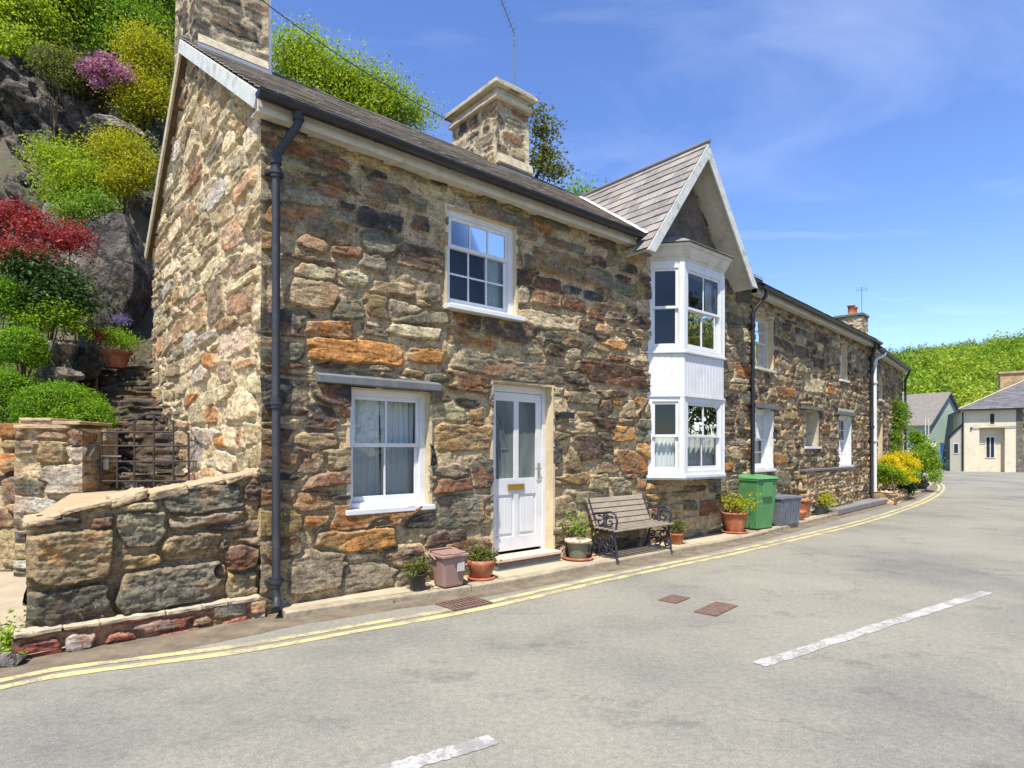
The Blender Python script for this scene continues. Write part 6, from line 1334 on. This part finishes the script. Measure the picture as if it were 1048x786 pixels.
m.prism([FH.pt(-.3, .28, E_ + .03), FH.pt(ra_, rn_, rz_ - .02), FH.pt(-.3, -8.5, E_ + .03)], (0, 0, -.06))
m.build('roof', SLATE2, ch)
m = MB(); m.tube([FH.pt(-.35, .3, E_ + .10), FH.pt(ra_, rn_, rz_ + .05)], .05, CEMENT, 6); m.build('hip_mortar', CEMENT, ch)
m = MB(); m.box(FH, -.35, LH + 7.6, .30, .40, E_ - .04, E_ + .05); m.build('gutter', BLACK, ch)
m = MB(); m.tube([FH.pt(-.08, .08, E_ - .1), FH.pt(-.08, .08, .05)], .05, None, 6); m.build('downpipe', BLACK, ch)
c_ = atdepth(1043, 388, 44.5); fch = Frame(c_, d=FH.u); m = MB(); m.box(fch, -1.1, 1.0, -.8, 0, 5.9, 7.25); m.box(fch, -1.2, 1.1, -.9, .1, 7.25, 7.40); m.build('chimney', plain('buff_far_stone', lin((176, 148, 110)), .9, .3, 2.2, dirt=lin((110, 96, 80)), dirt_amt=.7, bmp=.6, bscale=6, bdist=.04), ch)
# grey lean-to
pC = Vector((31.35, 42.8, 0)); FLt = Frame(pC, d=(pA - pC)); LL = (pA - pC).length
lt = empty('lean_to', pC, 'small grey lean-to with steep dark roof edge against the cream house', 'outbuilding')
m = MB(); m.prism([FLt.pt(-.0, 0, 0), FLt.pt(LL - .02, 0, 0), FLt.pt(LL - .02, 0, 3.3), FLt.pt(0, 0, 2.5)], FLt.n * -3); m.build('wall', GREYR, lt)
m = MB(); m.prism([FLt.pt(-.12, .1, 2.30), FLt.pt(LL - .02, .1, 3.36), FLt.pt(LL - .02, .1, 3.48), FLt.pt(-.12, .1, 2.44)], FLt.n * -3.2); m.build('roof', BLACK, lt)
w = MB(); w.box(FLt, .2, .52, 0, .03, 1.25, 2.0); wo_ = w.build('window', WHITE, lt); w = MB(); w.box(FLt, .24, .48, .03, .035, 1.3, 1.95); w.build('pane', MATS['dark_far_pane'], wo_)
# green shed
pD = Vector((31.7, 45.5, 0)); gd = Vector((.80, .60, 0)); FS = Frame(pD, d=gd)
sh = empty('green_shed', pD, 'slate roofed shed with pale green corrugated gable and blue door', 'shed')
m = MB(); LG = 8.0; ek, rk = 3.45, 6.0
prof = [(0, 0), (LG, 0), (LG, ek), (LG / 2, rk), (0, ek)]
m.prism([FS.pt(a, 0, z) for a, z in prof], FS.n * -9)
for i in range(40):
    a = LG * (i + .5) / 40; zt = ek + (rk - ek) * (1 - abs(a - LG / 2) / (LG / 2)); m.box(FS, a - .04, a + .04, 0, .03, 0.6, zt - .05)
m.build('wall', GREENC, sh)
m = MB()
for a0, z0, a1, z1 in ((-.25, ek - .13, LG / 2, rk + .05), (LG + .25, ek - .13, LG / 2, rk + .05)):
    m.prism([FS.pt(a0, .25, z0), FS.pt(a1, .25, z1), FS.pt(a1, .25, z1 + .1), FS.pt(a0, .25, z0 + .1)], FS.n * -9.4)
m.build('roof', slatemat('lichened_far_slate', lin((104, 100, 96)), lin((114, 109, 104)), lin((124, 118, 112)), lin((150, 140, 116)), .6), sh)
m = MB(); m.box(FS, 2.05, 2.95, .03, .09, 0.02, 2.05); dd_ = m.build('door', BLUED, sh)
m = MB(); m.box(FS, 1.95, 2.05, .03, .10, 0.0, 2.15); m.box(FS, 2.95, 3.05, .03, .10, 0, 2.15); m.box(FS, 2.05, 2.95, .03, .10, 2.05, 2.15); m.build('frame', GREYR, dd_)
# white board on posts beyond the shrubs
sg = empty('notice_board', atdepth(951, 480, 40), 'small white board on two pale posts beyond the roadside shrubs', 'sign'); cS = atdepth(953, 457, 40); fS = Frame(cS, d=(1, 0, 0))
m = MB(); m.box(fS, -.28, .35, -.03, .0, cS.z - .28, cS.z + .28); m.build('board', WHITE, sg)
m = MB(); z_t = atdepth(948, 428, 40).z
for a in (-.42, -.20): m.tube([fS.pt(a, .05, 0), fS.pt(a, .05, z_t)], .035, None, 6)
m.build('post', CREAM, sg)

# ================================================================== FAR HILL AND ITS WOOD
def hillz(x, y):
    d = np.sqrt(x * x + y * y); px = x / np.maximum(y, 1)
    top = np.interp(px, [-2, -.3, .3, .62, .66, .75, .84, .90, 1.3], [18, 18, 26, 32, 33, 32, 33, 36, 46])
    k = np.clip((d - 78) / 200, 0, 1); k = k ** .75
    return top * 1.02 * k + (vn(x * .03, y * .03, 9) - .5) * 4 * k - .3
xs = np.linspace(-120, 520, 130); ysg = np.linspace(50, 420, 90); X, Y = np.meshgrid(xs, ysg); Z = np.maximum(hillz(X, Y), -.3)
idx = np.arange(X.size).reshape(X.shape); qd = np.stack([idx[:-1, :-1], idx[:-1, 1:], idx[1:, 1:], idx[1:, :-1]], -1).reshape(-1, 4)
HILLM = plain('hill_pasture', (.10, .16, .02), .95, .3, .05, dirt=(.16, .14, .07), dirt_amt=.6, bmp=0)
setp(npmesh('hill', np.c_[X.ravel(), Y.ravel(), Z.ravel()], qd, HILLM, smooth=True), kind='structure')
rs = np.random.RandomState(77); bl_ = []
for _ in range(900):
    y = rs.uniform(60, 225); r = rs.uniform(.60, 1.08); x = r * y; d = math.hypot(x, y)
    if d < 82 or d > 275: continue
    z = float(hillz(np.array(x), np.array(y))); s = (rs.uniform(1.4, 3.0) if rs.rand() < .75 else rs.uniform(3.2, 5.2)) * (.8 + d / 600)
    if rs.rand() < .12: continue
    bl_.append(((x, y, z + s * .45), (s, s, s * .8)))
V, Q, cc = leaf_arrays(bl_, 170000, .62, rs, per=10, spread=1.2, shell=3, lump=.35, up=.7)
setp(npmesh('woodland', V, Q, LF['hill']), 'bright green wooded hillside beyond the houses', 'wood', None, 'stuff')
for (px, py, d, r) in ((972, 371, 185, (5, 4, 2.2)), (985, 369, 185, (6, 4, 2.2)), (995, 367, 188, (4.5, 4, 1.8))):
    boulder('hill_crag', {972: 'pinkish bare crag on the wooded skyline, left of three', 985: 'pinkish bare crag on the wooded skyline, middle of three', 995: 'pinkish bare crag on the wooded skyline, right of three'}[px], 'crag', atdepth(px, py, d), r, px, ROCKP, 4, .3, 'bare crags on the hill')
# trees on the other side of the road (their reflection shows in the windows)
for i, (x, y, s, mt) in enumerate(((17, 2.5, 2.6, 'dark'), (22, 7.0, 3.0, 'olive'), (15.5, -4, 2.6, 'dark'), (21, 11, 5.2, 'olive'), (20, -9, 3.2, 'dark'))):
    rs = np.random.RandomState(500 + i)
    bb_ = [((x + rs.uniform(-1, 1) * s * .6, y + rs.uniform(-1, 1) * s * .6, 1.0 + s * rs.uniform(.3, 1.0)), (s * .62, s * .62, s * .55)) for _ in range(7)]
    plant('broadleaf_tree', ('dark green tree across the road, facing the bay', 'olive green tree across the road, second from the bend', 'dark green tree across the road, opposite the front door', 'olive green tree across the road, nearest the bend', 'dark green tree across the road, furthest from the bend')[i], 'tree', (x, y, 0), bb_, 22000, .26, LF[mt], 510 + i, 'trees across the road', .15, 6, 'crown')
